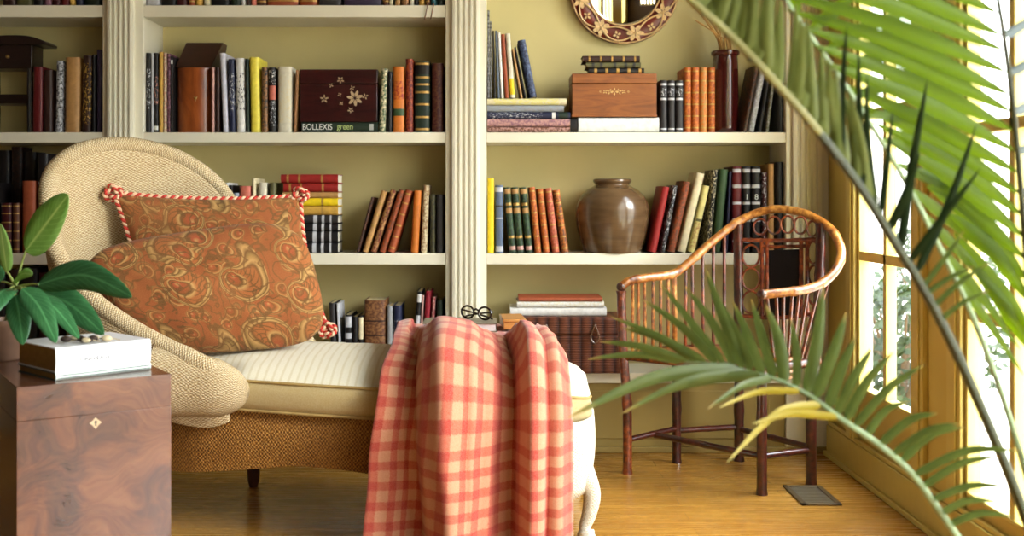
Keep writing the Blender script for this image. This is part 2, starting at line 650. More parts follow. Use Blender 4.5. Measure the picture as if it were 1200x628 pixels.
def window(idx, y0, y1, z0, z1, rails, cols=2):
    """glazed sash set in the wall opening: frame, muntins, glass"""
    gx = WX + 0.014
    s = 0.012
    f = MB()
    f.box((gx - 0.02, y0, z0), (gx + 0.02, y0 + s, z1))
    f.box((gx - 0.02, y1 - s, z0), (gx + 0.02, y1, z1))
    f.box((gx - 0.02, y0, z0), (gx + 0.02, y1, z0 + s))
    f.box((gx - 0.02, y0, z1 - 0.05), (gx + 0.02, y1, z1))
    fr = struct(f.build('window_%d' % idx, SASH, bevel=0.003))
    r = MB()
    for a, b in rails:
        r.box((gx - 0.018, y0, a), (gx + 0.018, y1, b))
    for k in range(1, cols):
        yc = y0 + (y1 - y0) * k / cols
        r.box((gx - 0.018, yc - 0.013, z0), (gx + 0.018, yc + 0.013, z1))
    r.build('muntin', SASH, fr, bevel=0.003)
    g = MB()
    g.box((gx - 0.003, y0, z0), (gx + 0.003, y1, z1))
    g.build('glass', GLASS, fr, smooth=False)
    return fr


# painted reveals lining the window openings
LIN = simple('white_reveal', rgb(238, 234, 222), 0.5, 0.3, var=0.02)
for k, (a, b, z0, z1) in enumerate(OPEN):
    m = MB()
    m.box((WX + 0.001, b - 0.002, z0), (WX + 0.046, b + 0.004, z1))
    m.box((WX + 0.001, a - 0.004, z0), (WX + 0.046, a + 0.002, z1))
    m.box((WX + 0.001, a, z0 - 0.004), (WX + 0.046, b, z0 + 0.002))
    struct(m.build('trim_%d' % (20 + k), LIN, smooth=False))
window(1, *OPEN[0], rails=[(0.752, 0.785), (1.24, 1.27), (1.73, 1.76)])
for i, o in enumerate(OPEN[1:]):
    window(i + 2, *o, rails=[(0.642, 0.672), (1.14, 1.17), (1.64, 1.67)], cols=2 if i < 3 else 3)
w7 = MB()
for k in range(6):
    xx = WF[0] + (WF[1] - WF[0]) * k / 5
    w7.box((xx - 0.025, YB - 0.08, WF[2]), (xx + 0.025, YB - 0.03, WF[3]))
for zz in (WF[2] + 0.02, 1.0, 1.65, WF[3] - 0.02):
    w7.box((WF[0], YB - 0.08, zz - 0.02), (WF[1], YB - 0.03, zz + 0.02))
w7 = struct(w7.build('window_7', SASH, bevel=0.003))
g = MB()
g.box((WF[0], YB - 0.058, WF[2]), (WF[1], YB - 0.052, WF[3]))
g.build('glass', GLASS, w7, smooth=False)

# casings and baseboard on the window wall
k = 0
for (a, b) in ((3.86, 3.95), (3.245, 3.335), (2.985, 3.075), (2.36, 2.447), (2.228, 2.31)):
    k += 1
    m = MB()
    m.box((WX - 0.018, a, 0.12), (WX, b, 2.34))
    m.box((WX - 0.024, a + 0.02, 0.12), (WX - 0.018, b - 0.02, 2.34))
    struct(m.build('trim_%d' % k, SASH, bevel=0.004))
m = MB()
m.box((WX - 0.018, 2.36, 2.26), (WX, 3.95, 2.36))
struct(m.build('trim_6', SASH, bevel=0.004))
m = MB()
m.box((WX - 0.022, YB, 0), (WX, 4.16, 0.115))
m.box((WX - 0.016, YB, 0.115), (WX, 4.16, 0.13))
m.box((WX - 0.034, YB, 0), (WX - 0.022, 4.16, 0.018))
struct(m.build('baseboard_right', SASH, bevel=0.003))
# small latch hook between the windows
t = thing('window_latch', 'slim brass hook latch high on the post between the two windows', 'latch', (WX - 0.02, 3.14, 1.45))
m = MB()
m.tube(catmull([(0, 0, -0.03), (-0.012, 0, 0.02), (-0.016, 0, 0.06), (-0.012, 0.012, 0.085), (-0.012, 0.028, 0.075), (-0.012, 0.03, 0.055)], 5), 0.004, 8)
m.build('hook', BRASS, t)
m = MB()
m.box((-0.004, -0.01, -0.05), (0.003, 0.01, -0.01))
m.build('mount_plate', BRASS, t, bevel=0.002)

# ------------------------------------------------------------------ outside
m = MB()
m.box((WX + 0.16, -8, -0.2), (14, 16, -0.12))
struct(m.build('ground_outside', simple('pale_terrace', rgb(222, 216, 200), 0.8, 0.2, var=0.06, scale=2), smooth=False))
HEDGE = m_leaf('shrub_leaf', rgb(30, 44, 22), rgb(66, 84, 46), None, 0.3, 0.5, False)
for (sx, sy, sr, sh, nm) in ((2.05, 5.5, 0.32, 0.62, 'grey green shrub outside the far window'), (2.62, 6.4, 0.4, 0.85, 'taller pale shrub behind, outside the far window')):
    rnd = random.Random(int(sx * 100))
    t = thing('garden_shrub', nm, 'shrub', (sx, sy, -0.12))
    mb = MB()
    for q in range(900):
        a, b2 = rnd.uniform(0, 2 * PI), rnd.uniform(0, 1)
        rr = sr * (0.55 + 0.45 * rnd.random()) * math.sqrt(max(0.05, 1 - (b2 - 0.45) ** 2 * 2.2))
        c = Vector((rr * math.cos(a), rr * math.sin(a), sh * b2 + 0.03))
        d = Vector((rnd.uniform(-1, 1), rnd.uniform(-1, 1), rnd.uniform(-0.4, 1))).normalized()
        w = d.orthogonal().normalized() * 0.022
        l = d * 0.075
        i = [mb.vert(c, (0.5, 0)), mb.vert(c + l * 0.5 + w, (1, 0.5)), mb.vert(c + l, (0.5, 1)), mb.vert(c + l * 0.5 - w, (0, 0.5))]
        mb.face(i)
    mb.build('foliage', HEDGE, t, smooth=False, fix=False)
    mb = MB()
    for q in range(7):
        a = 2 * PI * q / 7
        mb.tube([(0, 0, 0), (sr * 0.35 * math.cos(a), sr * 0.35 * math.sin(a), sh * 0.5), (sr * 0.6 * math.cos(a), sr * 0.6 * math.sin(a), sh * 0.85)], [0.018, 0.012, 0.005], 6)
    mb.build('stem', simple('shrub_bark', rgb(96, 76, 54), 0.8), t)

# ------------------------------------------------------------------ bookcase
bc = thing('bookcase', 'cream built-in bookcase with fluted uprights along the whole back wall', 'bookcase', (0, FY, 0))
OFF = (0, FY, 0)


def bpart(mb, name, mat, parent=bc, bevel=0.0, smooth=True):
    o = mb.build(name, mat, None, bevel=bevel, loc=OFF, smooth=smooth)
    o.location = (0, 0, 0)
    o.parent = parent
    return o


BAYS = [(-205, 120), (168, 522), (570, 921)]
ZT = 2.5
for (a, b) in BAYS:
    m = MB()
    m.box((bx(a) - 0.02, BY, 0.1), (bx(b) + 0.02, BY + 0.02, ZT))
    bpart(m, 'back_panel', BACKP, smooth=False)
FLU = [(128, 158), (530, 562), (928, 961)]
for (a, b), (fa, fb) in zip([(120, 168), (522, 570), (921, 971)], FLU):
    m = MB()
    m.box((bx(a), FY, 0), (bx(b), BY + 0.02, ZT))
    up = bpart(m, 'upright', CREAM, bevel=0.003)
    # fluted face strip: profile in X swept up Z
    x0, x1 = bx(fa), bx(fb)
    w = x1 - x0
    pr = [(x0, 0.0), (x0, -0.022), (x0 + 0.1 * w, -0.026)]
    nfl = 4
    fw = 0.8 * w / nfl
    for q in range(nfl):
        s0 = x0 + 0.1 * w + fw * q
        pr.append((s0 + 0.12 * fw, -0.026))
        for s in range(7):
            a2 = PI * s / 6
            pr.append((s0 + fw * (0.5 - 0.36 * math.cos(a2)), -0.026 + 0.011 * math.sin(a2)))
        pr.append((s0 + 0.88 * fw, -0.026))
    pr += [(x1 - 0.1 * w, -0.026), (x1, -0.022), (x1, 0.0)]
    m = MB()
    rows = [[(x, FY + y, z) for x, y in pr] for z in (0.31, ZT)]
    ids = m.grid(rows)
    m.face(ids[0])
    m.face(ids[1])
    fl = bpart(m, 'fluted_pilaster', CREAM, up)
m = MB()
m.box((bx(-206) - 0.05, FY, 0), (bx(-205), BY + 0.02, ZT))
bpart(m, 'upright', CREAM, bevel=0.003)
SH = [(6, 20), (155, 167), (297, 310), (437, 449)]
SZ = [bz(t_) + 0.0008 for t_, _ in SH]
for bi, (a, b) in enumerate(BAYS):
    for si, (t0, t1) in enumerate(SH):
        if bi == 2 and si == 0:
            continue
        m = MB()
        m.box((bx(a), FY + 0.002, bz(t1)), (bx(b), BY, bz(t0)))
        bpart(m, 'shelf', CREAM, bevel=0.002)
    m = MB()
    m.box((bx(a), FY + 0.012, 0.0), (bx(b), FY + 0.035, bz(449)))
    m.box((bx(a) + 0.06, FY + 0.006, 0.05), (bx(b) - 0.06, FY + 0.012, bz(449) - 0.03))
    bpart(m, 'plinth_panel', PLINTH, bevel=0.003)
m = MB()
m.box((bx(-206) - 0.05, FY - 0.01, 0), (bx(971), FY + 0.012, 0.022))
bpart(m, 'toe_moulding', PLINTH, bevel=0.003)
m = MB()
m.box((bx(-206) - 0.05, FY - 0.06, ZT), (WX - 0.03, BY + 0.02, ZT + 0.1))
m.box((bx(-206) - 0.05, FY - 0.03, ZT - 0.06), (WX - 0.03, FY + 0.0, ZT))
bpart(m, 'cornice', CREAM, bevel=0.006)

# ------------------------------------------------------------------ books
YF = FY + 0.022                    # where spines stand
SCL = F / YF                       # pixels per metre there
COLS = dict(
    black=(24, 20, 20), char=(48, 44, 44), dkbrown=(52, 28, 20), brown=(96, 56, 34), red=(150, 34, 30), dkred=(96, 20, 22), maroon=(66, 14, 18),
    rust=(160, 74, 36), orange=(206, 116, 40), tan=(186, 140, 84), ltbrown=(150, 104, 62), cream=(226, 212, 172), white=(232, 230, 224), grey=(150, 150, 150), ltgrey=(196, 196, 200),
    lilac=(206, 204, 216), navy=(34, 38, 66), blue=(86, 102, 132), slate=(96, 108, 124), green=(58, 84, 50), dkgreen=(32, 46, 34), olive=(92, 88, 52), yellow=(240, 206, 30), lemon=(240, 222, 80),
    gold=(206, 160, 70), pink=(206, 140, 124), salmon=(206, 112, 92), mauve=(140, 96, 112), purple=(56, 44, 68), terra=(164, 82, 50), teal=(60, 110, 120), crimson=(150, 30, 46),
    ivory=(222, 214, 190), paleyel=(228, 216, 140), rose=(196, 150, 140), greyblue=(150, 158, 170))


def cmat(c):
    if isinstance(c, bpy.types.Material):
        return c
    if c == 'gilt':
        return GOLD
    return simple('cover_' + c, rgb(*COLS[c]), 0.5, 0.4, var=0.14, scale=45, bump=0.15, bscale=300)


def letters(bg, fg):
    return two_tone('lettering_%s_on_%s' % (fg, bg), rgb(*COLS[bg]), rgb(*COLS[fg]), 170, (1, 1, 0.55), 0.53, 0.6, 0.5, 2)


def mott(a, b):
    return two_tone('mottled_%s_%s' % (a, b), rgb(*COLS[a]), rgb(*COLS[b]), 90, (1, 1, 1), 0.42, 0.6, 0.5, 4)


def style(kind, c):
    """list of (z0, z1, material or key, raised)"""
    if kind == 'gilt':
        return [(z, z + 0.022, 'gilt', 1) for z in (0.06, 0.24, 0.42, 0.6, 0.78, 0.93)]
    if kind == 'giltlabel':
        return [(0.05, 0.07, 'gilt', 1), (0.25, 0.27, 'gilt', 1), (0.45, 0.47, 'gilt', 1), (0.6, 0.62, 'gilt', 0), (0.62, 0.78, 'dkred', 0), (0.78, 0.80, 'gilt', 1), (0.93, 0.95, 'gilt', 1)]
    if kind == 'blacklabel':
        return [(0.08, 0.1, 'gilt', 1), (0.28, 0.3, 'gilt', 1), (0.5, 0.52, 'gilt', 1), (0.64, 0.8, letters('black', 'gold'), 0), (0.9, 0.92, 'gilt', 1)]
    if kind == 'wband':
        return [(0.05, 0.08, 'ltgrey', 0), (0.62, 0.66, 'ltgrey', 0), (0.7, 0.84, letters(c, 'ltgrey'), 0), (0.9, 0.94, 'ltgrey', 0)]
    if kind == 'vol':
        return [(0.12, 0.15, 'ltgrey', 0), (0.36, 0.4, 'ltgrey', 0), (0.56, 0.59, 'ltgrey', 0), (0.75, 0.79, 'ltgrey', 0), (0.93, 0.97, 'ltgrey', 0)]
    if kind == 'text':
        fg = 'char' if c in ('white', 'cream', 'ivory', 'ltgrey', 'lilac', 'yellow', 'lemon', 'paleyel', 'pink', 'orange') else 'ltgrey'
        return [(0.3, 0.8, letters(c, fg), 0)]
    if kind == 'topbot':
        return [(0.05, 0.2, 'rose', 0), (0.78, 0.95, 'gilt', 0)]
    return []


BCOUNT = 0


def make_book(label, col, t, h, d, kind='plain', group=None, pages=None, rnd=0.35, extra=None, cat='book'):
    """book standing on its tail edge: x = thickness, y = depth (spine at 0), z = height"""
    root = thing('book', label, cat, group=group)
    c = 0.0025 if t > 0.012 else 0.0015
    cm_ = cmat(col)
    mats = [cm_]
    bands = extra if extra is not None else style(kind, col if isinstance(col, str) else 'black')
    zs = [(0.0, 0, False)]
    cuts = sorted(set([0.0, 1.0] + [b[0] for b in bands] + [b[1] for b in bands]))
    bulge = min(t * rnd, 0.009)
    na = 6

    def section(z, raised):
        r = 0.0018 if raised else 0
        outer = [(-t / 2, d)]
        for k2 in range(na + 1):
            a = PI * k2 / na
            outer.append((-t / 2 * math.cos(a), bulge - bulge * math.sin(a) - r * math.sin(a)))
        outer.append((t / 2, d))
        ti = t / 2 - c
        inner = [(ti, d)]
        for k2 in range(na + 1):
            a = PI - PI * k2 / na
            inner.append((-ti * math.cos(a), bulge + c - bulge * math.sin(a)))
        inner.append((-ti, d))
        return [(x, y, z) for x, y in outer + inner]
    m = MB()
    rows, info = [], []
    for a, b in zip(cuts, cuts[1:]):
        mt, rs = None, 0
        for z0, z1, mm, r in bands:
            if z0 - 1e-6 <= a and b <= z1 + 1e-6:
                mt, rs = mm, r
        rows.append((a, b, mt, rs))
    nsec = 2 * (na + 3)
    no = na + 3
    first = last = None
    for a, b, mt, rs in rows:
        mi = 0
        if mt is not None:
            mo = cmat(mt)
            if mo not in mats:
                mats.append(mo)
            mi = mats.index(mo)
        A = [m.vert(p) for p in section(a * h, rs)]
        B = [m.vert(p) for p in section(b * h, rs)]
        for q in range(nsec):
            k2 = (q + 1) % nsec
            m.face((A[q], A[k2], B[k2], B[q]), mi if 1 <= q <= na else 0)
        if first is None:
            first = A
        last = B
    for ids in (first, last):
        for q in range(no - 1):
            m.face((ids[q], ids[q + 1], ids[nsec - 2 - q], ids[nsec - 1 - q]))
    m.build('cover', mats, root, sharp=50)
    m = MB()
    ov = 0.003 if t > 0.012 else 0.0015
    m.box((-t / 2 + c * 0.9, bulge + 0.002, ov), (t / 2 - c * 0.9, d - ov * 1.3, h - ov))
    m.build('pages', pages or PAGES, root, smooth=False)
    return root


def stand(label, col, x0, x1, ytop, si, lean=0.0, kind='plain', group=None, d=0.17, hpx=None, dy=0.0, pages=None, extra=None, zb=None):
    """book standing on shelf si; x0..x1 its foot, ytop its top, lean = sideways shift of the top (all as seen on the spine plane)"""
    Yb = YF + dy
    s = F / Yb
    z0 = SZ[si] if zb is None else zb
    ztop = H - (ytop - CY) / s
    hv = ztop - z0
    ang = math.atan2(lean / s, hv)
    h = hv / math.cos(ang)
    t = (x1 - x0) / s * math.cos(ang) * 0.95
    h -= t * abs(math.sin(ang))
    r = make_book(label, col, t, h, d, kind, group, pages, extra=extra)
    xc = ((x0 + x1) / 2 - CX) / s
    r.location = (xc, Yb, z0 + t / 2 * abs(math.sin(ang)) + 0.0004)
    r.rotation_euler = (0, ang, 0)
    return r


def lay(label, col, x0, x1, y0, y1, kind='plain', group=None, d=0.17, Yb=None, pages=None, extra=None, rot=0.0, zfix=None):
    """book lying flat with its spine to the room; spans x0..x1, y0 (top) .. y1 (bottom)"""
    Yb = Yb or YF
    s = F / Yb
    t = (y1 - y0) / s
    h = (x1 - x0) / s
    r = make_book(label, col, t * 0.97, h, d, kind, group, pages, extra=extra)
    z = H - ((y0 + y1) / 2 - CY) / s if zfix is None else zfix + t / 2
    r.location = ((x0 - CX) / s, Yb, z)
    r.rotation_euler = (0, PI / 2, rot)
    return r


# --- top shelf, left bay (only the feet of the books show)
G = 'books on the top shelf cut by the frame'
TOP1 = [('dkbrown', 2, 18, 'dark brown book at the far left end of the top shelf'), ('olive', 18, 37, 'dark olive book second on the top shelf of the left bay'),
        ('black', 38, 50, 'black book between the olive and plum books on the top shelf'), ('mauve', 51, 60, 'plum coloured book left of a darker plum twin, top shelf'),
        ('maroon', 60, 70, 'darker plum book right of its plum twin, top shelf'), ('dkred', 71, 81, 'dark red brown book beside the slim gilt one on the top shelf'),
        ('gold', 81, 87, 'slim gilt edged book in the left bay of the top shelf'), ('navy', 88, 97, 'blue black book right of the slim gilt one, top shelf'), ('dkgreen', 98, 118, 'thick green black book against the left fluted upright, top shelf')]
TOP2 = [('ltgrey', 170, 187, 'pale grey book at the left end of the middle bay, top shelf'), ('black', 188, 206, 'thick black book right of the pale grey one, top shelf'),
        ('maroon', 206, 219, 'dark plum book left of the slim rust one, top shelf'), ('rust', 220, 228, 'slim rust red book on the top shelf above the yellow spine'),
        ('gold', 228, 237, 'tan yellow book beside a cream one on the top shelf'), ('cream', 238, 246, 'slim cream book beside the tan yellow one on the top shelf'),
        ('black', 247, 269, 'widest black book right of the cream one on the top shelf'), ('dkgreen', 270, 282, 'green black book left of a thin white one, top shelf'),
        ('white', 283, 287, 'thin white pamphlet standing on the top shelf'), ('dkbrown', 288, 294, 'narrow dark brown book right of the thin white pamphlet, top shelf'),
        ('salmon', 294, 300, 'slim salmon and cream book on the top shelf'), ('brown', 300, 312, 'mid brown book left of the wide tan leather one, top shelf'),
        ('terra', 312, 350, 'wide tan leather volume in the middle of the top shelf'), ('rust', 350, 372, 'red brown leather volume right of the wide tan one, top shelf'),
        ('char', 373, 400, 'thick dark grey book on the top shelf above the inlaid box'), ('purple', 402, 448, 'very wide dark purple volume on the top shelf'),
        ('brown', 448, 456, 'brown book right of the wide purple volume, top shelf'), ('cream', 456, 460, 'thin cream booklet near the right end of the top shelf'),
        ('tan', 463, 469, 'narrow tan book near the right end of the top shelf'), ('ltbrown', 470, 479, 'light brown book left of a narrow cream one, top shelf'),
        ('ivory', 480, 485, 'narrow ivory book before the black one at the right of the top shelf'), ('black', 486, 490, 'thin black book near the right end of the top shelf'),
        ('gold', 491, 497, 'small old gold book near the right end of the top shelf'), ('brown', 498, 504, 'small brown book left of the teal one with a hanging ribbon'),
        ('teal', 505, 511, 'teal book with a ribbon hanging over the shelf edge'), ('dkgreen', 512, 520, 'dark green book ending the top shelf by the middle upright')]
for i, (c, a, b, lb) in enumerate(TOP1 + TOP2):
    r = stand(lb, c, a, b, -62 - (i * 37 % 20), 0, 0, 'gilt' if c in ('terra', 'rust', 'brown') else 'plain', G)
    if 'ribbon' in lb:
        m = MB()
        pts = catmull([(0.0, 0.004, 0.012), (0.0, -0.02, 0.004), (0.001, -0.0285, -0.004), (-0.004, -0.029, -0.03), (-0.009, -0.0285, -0.056)], 5)
        m.grid([[(p.x - 0.0022, p.y, p.z), (p.x + 0.0022, p.y, p.z)] for p in pts])
        m.build('ribbon', simple('brown_ribbon', rgb(120, 84, 60), 0.6), r, solid=0.0008)

# --- second shelf, left bay
G = 'books on the second shelf, left bay'
stand('dark red leather book beside the dark stand, left bay', 'dkred', 37, 49, 78, 1, 1, 'plain', G)
stand('dull red brown book with no lettering right of the dark red one, left bay', 'dkbrown', 50, 61, 82, 1, 0, 'plain', G)
stand('slim speckled white and grey book, left bay', mott('ltgrey', 'char'), 64, 72, 71, 1, 1.5, 'plain', G)
stand('broad plain tan book, left bay', 'tan', 75, 92, 67, 1, 1, 'plain', G)
stand('dark brown book with gilt lettering down its spine, left bay', 'dkbrown', 95, 106, 65, 1, 1.5, extra=[(0.1, 0.9, letters('dkbrown', 'gold'), 0)], group=G)
stand('thin black book between the gilt lettered and indigo ones, left bay', 'black', 107.5, 111.5, 64, 1, 0, 'plain', G)
stand('dark indigo book against the left fluted upright', 'purple', 113, 119, 58, 1, 0, 'plain', G)

# dark stand at far left
t = thing('display_stand', 'dark wooden stand with an overhanging rounded top at the far left of the second shelf', 'stand', P(10, 155, 4.26))
t.location.z = SZ[1]
sz = t.location.copy()
dkw = wood('ebonised_wood', rgb(20, 11, 8), rgb(38, 20, 14), None, (1, 6, 6), 5, 0.35, 0.4)


def q(px, py, Y=4.26):
    return P(px, py, Y) - sz


m = MB()
rows = []
for k in range(13):
    a = k / 12
    x = -24 + 76 * a
    zt = 41 + 8 * abs(2 * a - 1) ** 3
    p1, p2 = q(x, zt), q(x, 52)
    rows.append([(p1.x, 0.0, p1.z), (p1.x, 0.13, p1.z), (p2.x, 0.13, p2.z), (p2.x, 0.0, p2.z)])
ids = m.grid(rows, None, 0, True)
m.face(ids[0]); m.face(ids[-1])
m.build('top', dkw, t, bevel=0.003)
m = MB()
a, b = q(-20, 80), q(36, 52)
m.box((a.x, 0.012, a.z), (b.x, 0.12, b.z))
dr = m.build('drawer_box', dkw, t, bevel=0.003)
m = MB()
a = q(8, 66)
m.blob((a.x, 0.006, a.z), 0.008)
m.build('knob', BRASS, dr)
for px in (-18, 33):
    for yy in (0.018, 0.11):
        a, b = q(px, 155), q(px, 80)
        m = MB()
        m.tube([(a.x, yy, 0), (a.x, yy, b.z * 0.5), (a.x, yy, b.z)], [0.010, 0.013, 0.011], 8)
        m.build('leg', dkw, t)
m = MB()
a, b = q(-20, 121), q(35, 110)
m.box((a.x, 0.01, a.z), (b.x, 0.122, b.z))
m.build('mid_shelf', dkw, t, bevel=0.003)

# --- third shelf, left bay
G = 'books on the third shelf behind the chaise, left bay'
stand('dark maroon book with gilt bands at the far left behind the plant', 'maroon', 0, 13, 238, 2, 0, 'gilt', G, d=0.12)
stand('short black book with a blue and white label at the far left, third shelf', 'black', -14, -2, 214, 2, 0, extra=[(0.45, 0.6, 'blue', 0), (0.6, 0.72, 'white', 0)], group=G, d=0.12)
stand('brown leather book beside the plant leaf, third shelf', 'brown', 14, 22, 238, 2, 0, 'gilt', G, d=0.12)
stand('terracotta book above the upright plant leaf', 'terra', 25, 41, 212, 2, 0, 'plain', G, d=0.12)
stand('tall black book with white lettering behind the wicker back', 'black', 43, 56, 180, 2, 0, extra=[(0.6, 0.72, letters('black', 'ltgrey'), 0)], group=G)

stand('tall black book added to darken the back row, leftmost behind the plant', 'black', -4, 11, 176, 2, 0, 'plain', 'added black books darkening the back row, left bay', d=0.1, dy=0.123)  # added black back row supplies the darkness of this bay
stand('tall black book with a brown edge added to darken the back row, behind the plant', mott('black', 'dkbrown'), 12, 26, 172, 2, 0, 'plain', 'added black books darkening the back row, left bay', d=0.1, dy=0.123)
stand('tall black book added to darken the back row behind the terracotta book', 'black', 27, 42, 178, 2, 0, 'plain', 'added black books darkening the back row, left bay', d=0.1, dy=0.123)
G = 'added dark books darkening the bottom shelf behind the plant'  # added dark books supply the darkness low behind the leaves
stand('black book added for darkness low behind the plant leaves, at the left frame edge', 'black', -12, 6, 322, 3, 0, 'plain', G)
stand('dark brown book added for darkness low behind the plant, second from the left frame edge', 'dkbrown', 7, 22, 316, 3, 0, 'plain', G)
stand('wide black book added for darkness low behind the plant leaves', 'black', 23, 43, 314, 3, 0, 'plain', G)
stand('dark maroon book added for darkness low between the plant and the wicker back', 'maroon', 44, 58, 320, 3, 0, 'plain', G)

# --- second shelf, middle bay
G = 'books on the second shelf, middle bay'
stand('slim black book with grey lettering at the left end, middle bay', 'black', 170.6, 176.5, 62, 1, 0, 'text', G)
stand('thin pale grey booklet between two slim black books', 'ltgrey', 177, 179.6, 62, 1, 0, 'plain', G, d=0.16)
stand('slim black book with a pinkish label, middle bay', 'black', 180, 185, 62, 1, 0, extra=[(0.35, 0.7, letters('char', 'pink'), 0), (0.03, 0.08, 'white', 0)], group=G)
stand('mustard yellow book left of the leather box', 'gold', 186, 191, 61, 1, 0, 'plain', G)
stand('slim blush cream book beside the mustard one', mott('cream', 'pink'), 191.4, 195, 62, 1, 0, 'plain', G)
stand('plum spotted book left of the leather box', mott('maroon', 'mauve'), 195.5, 199.5, 63, 1, 0, 'plain', G)
stand('black book with a white dot touching the leather box', 'black', 199.6, 202.2, 66, 1, 0, extra=[(0.9, 0.95, 'white', 0)], group=G)
stand('thin blush white book right of the leather box', 'rose', 247.5, 251, 79, 1, 0, 'plain', G)
stand('dark brown book between the leather box and the lilac book', 'dkbrown', 252, 257, 79, 1, 0, 'plain', G)
stand('tall lilac white book leaning on the leather box side', 'lilac', 261, 267.5, 62, 1, -4, 'plain', G)
stand('dark violet blue book with faint lettering, middle bay', 'navy', 268.5, 275.5, 69, 1, -1.5, 'text', G)
stand('white paperback with grey lettering down the spine', 'white', 277, 287.5, 68, 1, -2, 'text', G)
stand('thin green black book beside the yellow one', 'dkgreen', 288.5, 292, 69, 1, -1, 'plain', G)
stand('bright lemon yellow book in the middle bay', 'lemon', 293.5, 305, 67, 1, -2, 'plain', G)
stand('mottled grey brown book right of the lemon yellow one', mott('ltbrown', 'char'), 306, 313.5, 79, 1, 0, 'plain', G)
stand('black book with a red label square, middle bay', 'black', 315, 323.5, 79, 1, -1, extra=[(0.5, 0.72, 'salmon', 0), (0.74, 0.96, letters('black', 'white'), 0), (0.1, 0.48, letters('black', 'ltgrey'), 0)], group=G)
stand('thick off white book left of the inlaid box', 'ivory', 325, 342, 78, 1, 0, extra=[(0.15, 0.85, letters('ivory', 'cream'), 0)], group=G, pages=WPAGES)
stand('thin fawn booklet leaning against the inlaid box', 'ltbrown', 343.6, 346.6, 82, 1, 3, 'plain', G, d=0.14)
b_ = lay('green black book lying flat under the inlaid box, white lettering', 'dkgreen', 353, 443, 143, 154.7, 'plain', G, d=0.19)
tx = text_mesh('lettering', 'BOLLEXIS', 0.0325, simple('spine_white', rgb(236, 236, 230), 0.5), b_)
tx.rotation_euler = (PI / 2, -PI / 2, 0)
tx.location = (0.0105, -0.0006, 0.004)
tx.scale = (0.83, 1, 1)
tx2 = text_mesh('lettering', 'green', 0.034, simple('spine_lime', rgb(188, 204, 128), 0.5), b_)
tx2.rotation_euler = (PI / 2, -PI / 2, 0)
tx2.location = (0.0095, -0.0006, 0.137)
tx2.scale = (0.8, 1, 1)
m = MB()
m.box((-0.012, -0.0008, 0.262), (0.012, 0.002, 0.277))
m.build('publisher_mark', simple('spine_grey', rgb(170, 170, 165), 0.5), b_, smooth=False)
stand('green and cream patterned book right of the inlaid box', mott('green', 'cream'), 443.5, 451.5, 80, 1, 3, 'plain', G)
stand('thin black filler for the dark gap left of the orange spine', 'black', 454, 459, 84, 1, 0.4, 'plain', G)  # black filler stands in for the dark gap between spines
stand('orange book with red patch and dark green band', 'orange', 460, 474, 78, 1, 0, extra=[(0.25, 0.36, 'green', 0), (0.5, 0.78, mott('orange', 'red'), 0)], group=G)
stand('tall slim wine red book with a pink edge', mott('dkred', 'rust'), 475, 484, 69, 1, 0, 'plain', G)
stand('big black leather volume with gilt bands, middle bay', 'dkgreen', 485.5, 504, 72, 1, 0, extra=[(z, z + 0.03, 'gilt', 1) for z in (0.03, 0.2, 0.38, 0.55, 0.66, 0.76, 0.95)] + [(0.82, 0.95, 'black', 0)], group=G)
stand('red brown volume ending the second shelf by the middle upright', mott('maroon', 'brown'), 505.5, 519.5, 74, 1, 0, 'plain', G)

# leather box with a lid
t = thing('leather_box', 'brown leather box with a rounded front and dark sloping lid, between the books', 'box', P(231, 155, 4.24))
t.location.z = SZ[1]
o0 = t.location.copy()
cop = wood('copper_brown_leather', rgb(104, 46, 18), rgb(158, 80, 34), rgb(186, 104, 50), (3, 3, 1), 4, 0.28, 0.5)
dkl = simple('dark_brown_leather', rgb(58, 26, 16), 0.35, 0.5, var=0.2)


def q2(px, py, Y=4.24):
    return P(px, py, Y) - o0


hz = q2(0, 79).z
xa, xb = q2(205.5, 0).x, q2(246.5, 0).x
hb = 0.19
m = MB()
rows = []
for z in (0, hz * 0.66, hz * 0.665, hz * 0.68, hz * 0.685, hz):
    ins = 0.0015 if abs(z - hz * 0.6725) < hz * 0.006 else 0
    row = []
    for k in range(15):
        a = PI * k / 14
        row.append(((xa + xb) / 2 - ((xb - xa) / 2 - ins) * math.cos(a), 0.034 - (0.034 - ins) * math.sin(a), z))
    row += [(xb, hb, z), (xa, hb, z)]
    rows.append(row)
ids = m.grid(rows, None, 0, True)
m.face(ids[0]); m.face(ids[-1])
bd = m.build('body', cop, t, sharp=50)
m = MB()
zt = q2(0, 50, 4.36).z
m.v = []
pts = [(xa - 0.001, 0.0, hz + 0.001), (q2(257, 0).x * 0 + xb + 0.001, 0.0, hz + 0.001), (xb + 0.001, hb, hz + 0.001), (xa - 0.001, hb, hz + 0.001),
       (xa + 0.008, 0.12, zt), (xb + 0.02, 0.12, zt), (xb + 0.02, hb, zt), (xa + 0.008, hb, zt)]
i = [m.vert(p) for p in pts]
for f in ((0, 1, 2, 3), (4, 5, 6, 7), (0, 1, 5, 4), (1, 2, 6, 5), (2, 3, 7, 6), (3, 0, 4, 7)):
    m.face([i[k] for k in f])
m.build('lid', dkl, t, bevel=0.003)
m = MB()
a = q2(229, 115)
m.blob((a.x, -0.0005, a.z), 0.006, sq=(1, 0.4, 1))
m.tube([(a.x - 0.007, 0.0, a.z + 0.007), (a.x, -0.001, a.z - 0.012), (a.x + 0.007, 0.0, a.z + 0.007)], 0.0014, 6)
m.build('clasp', BRASS, t)

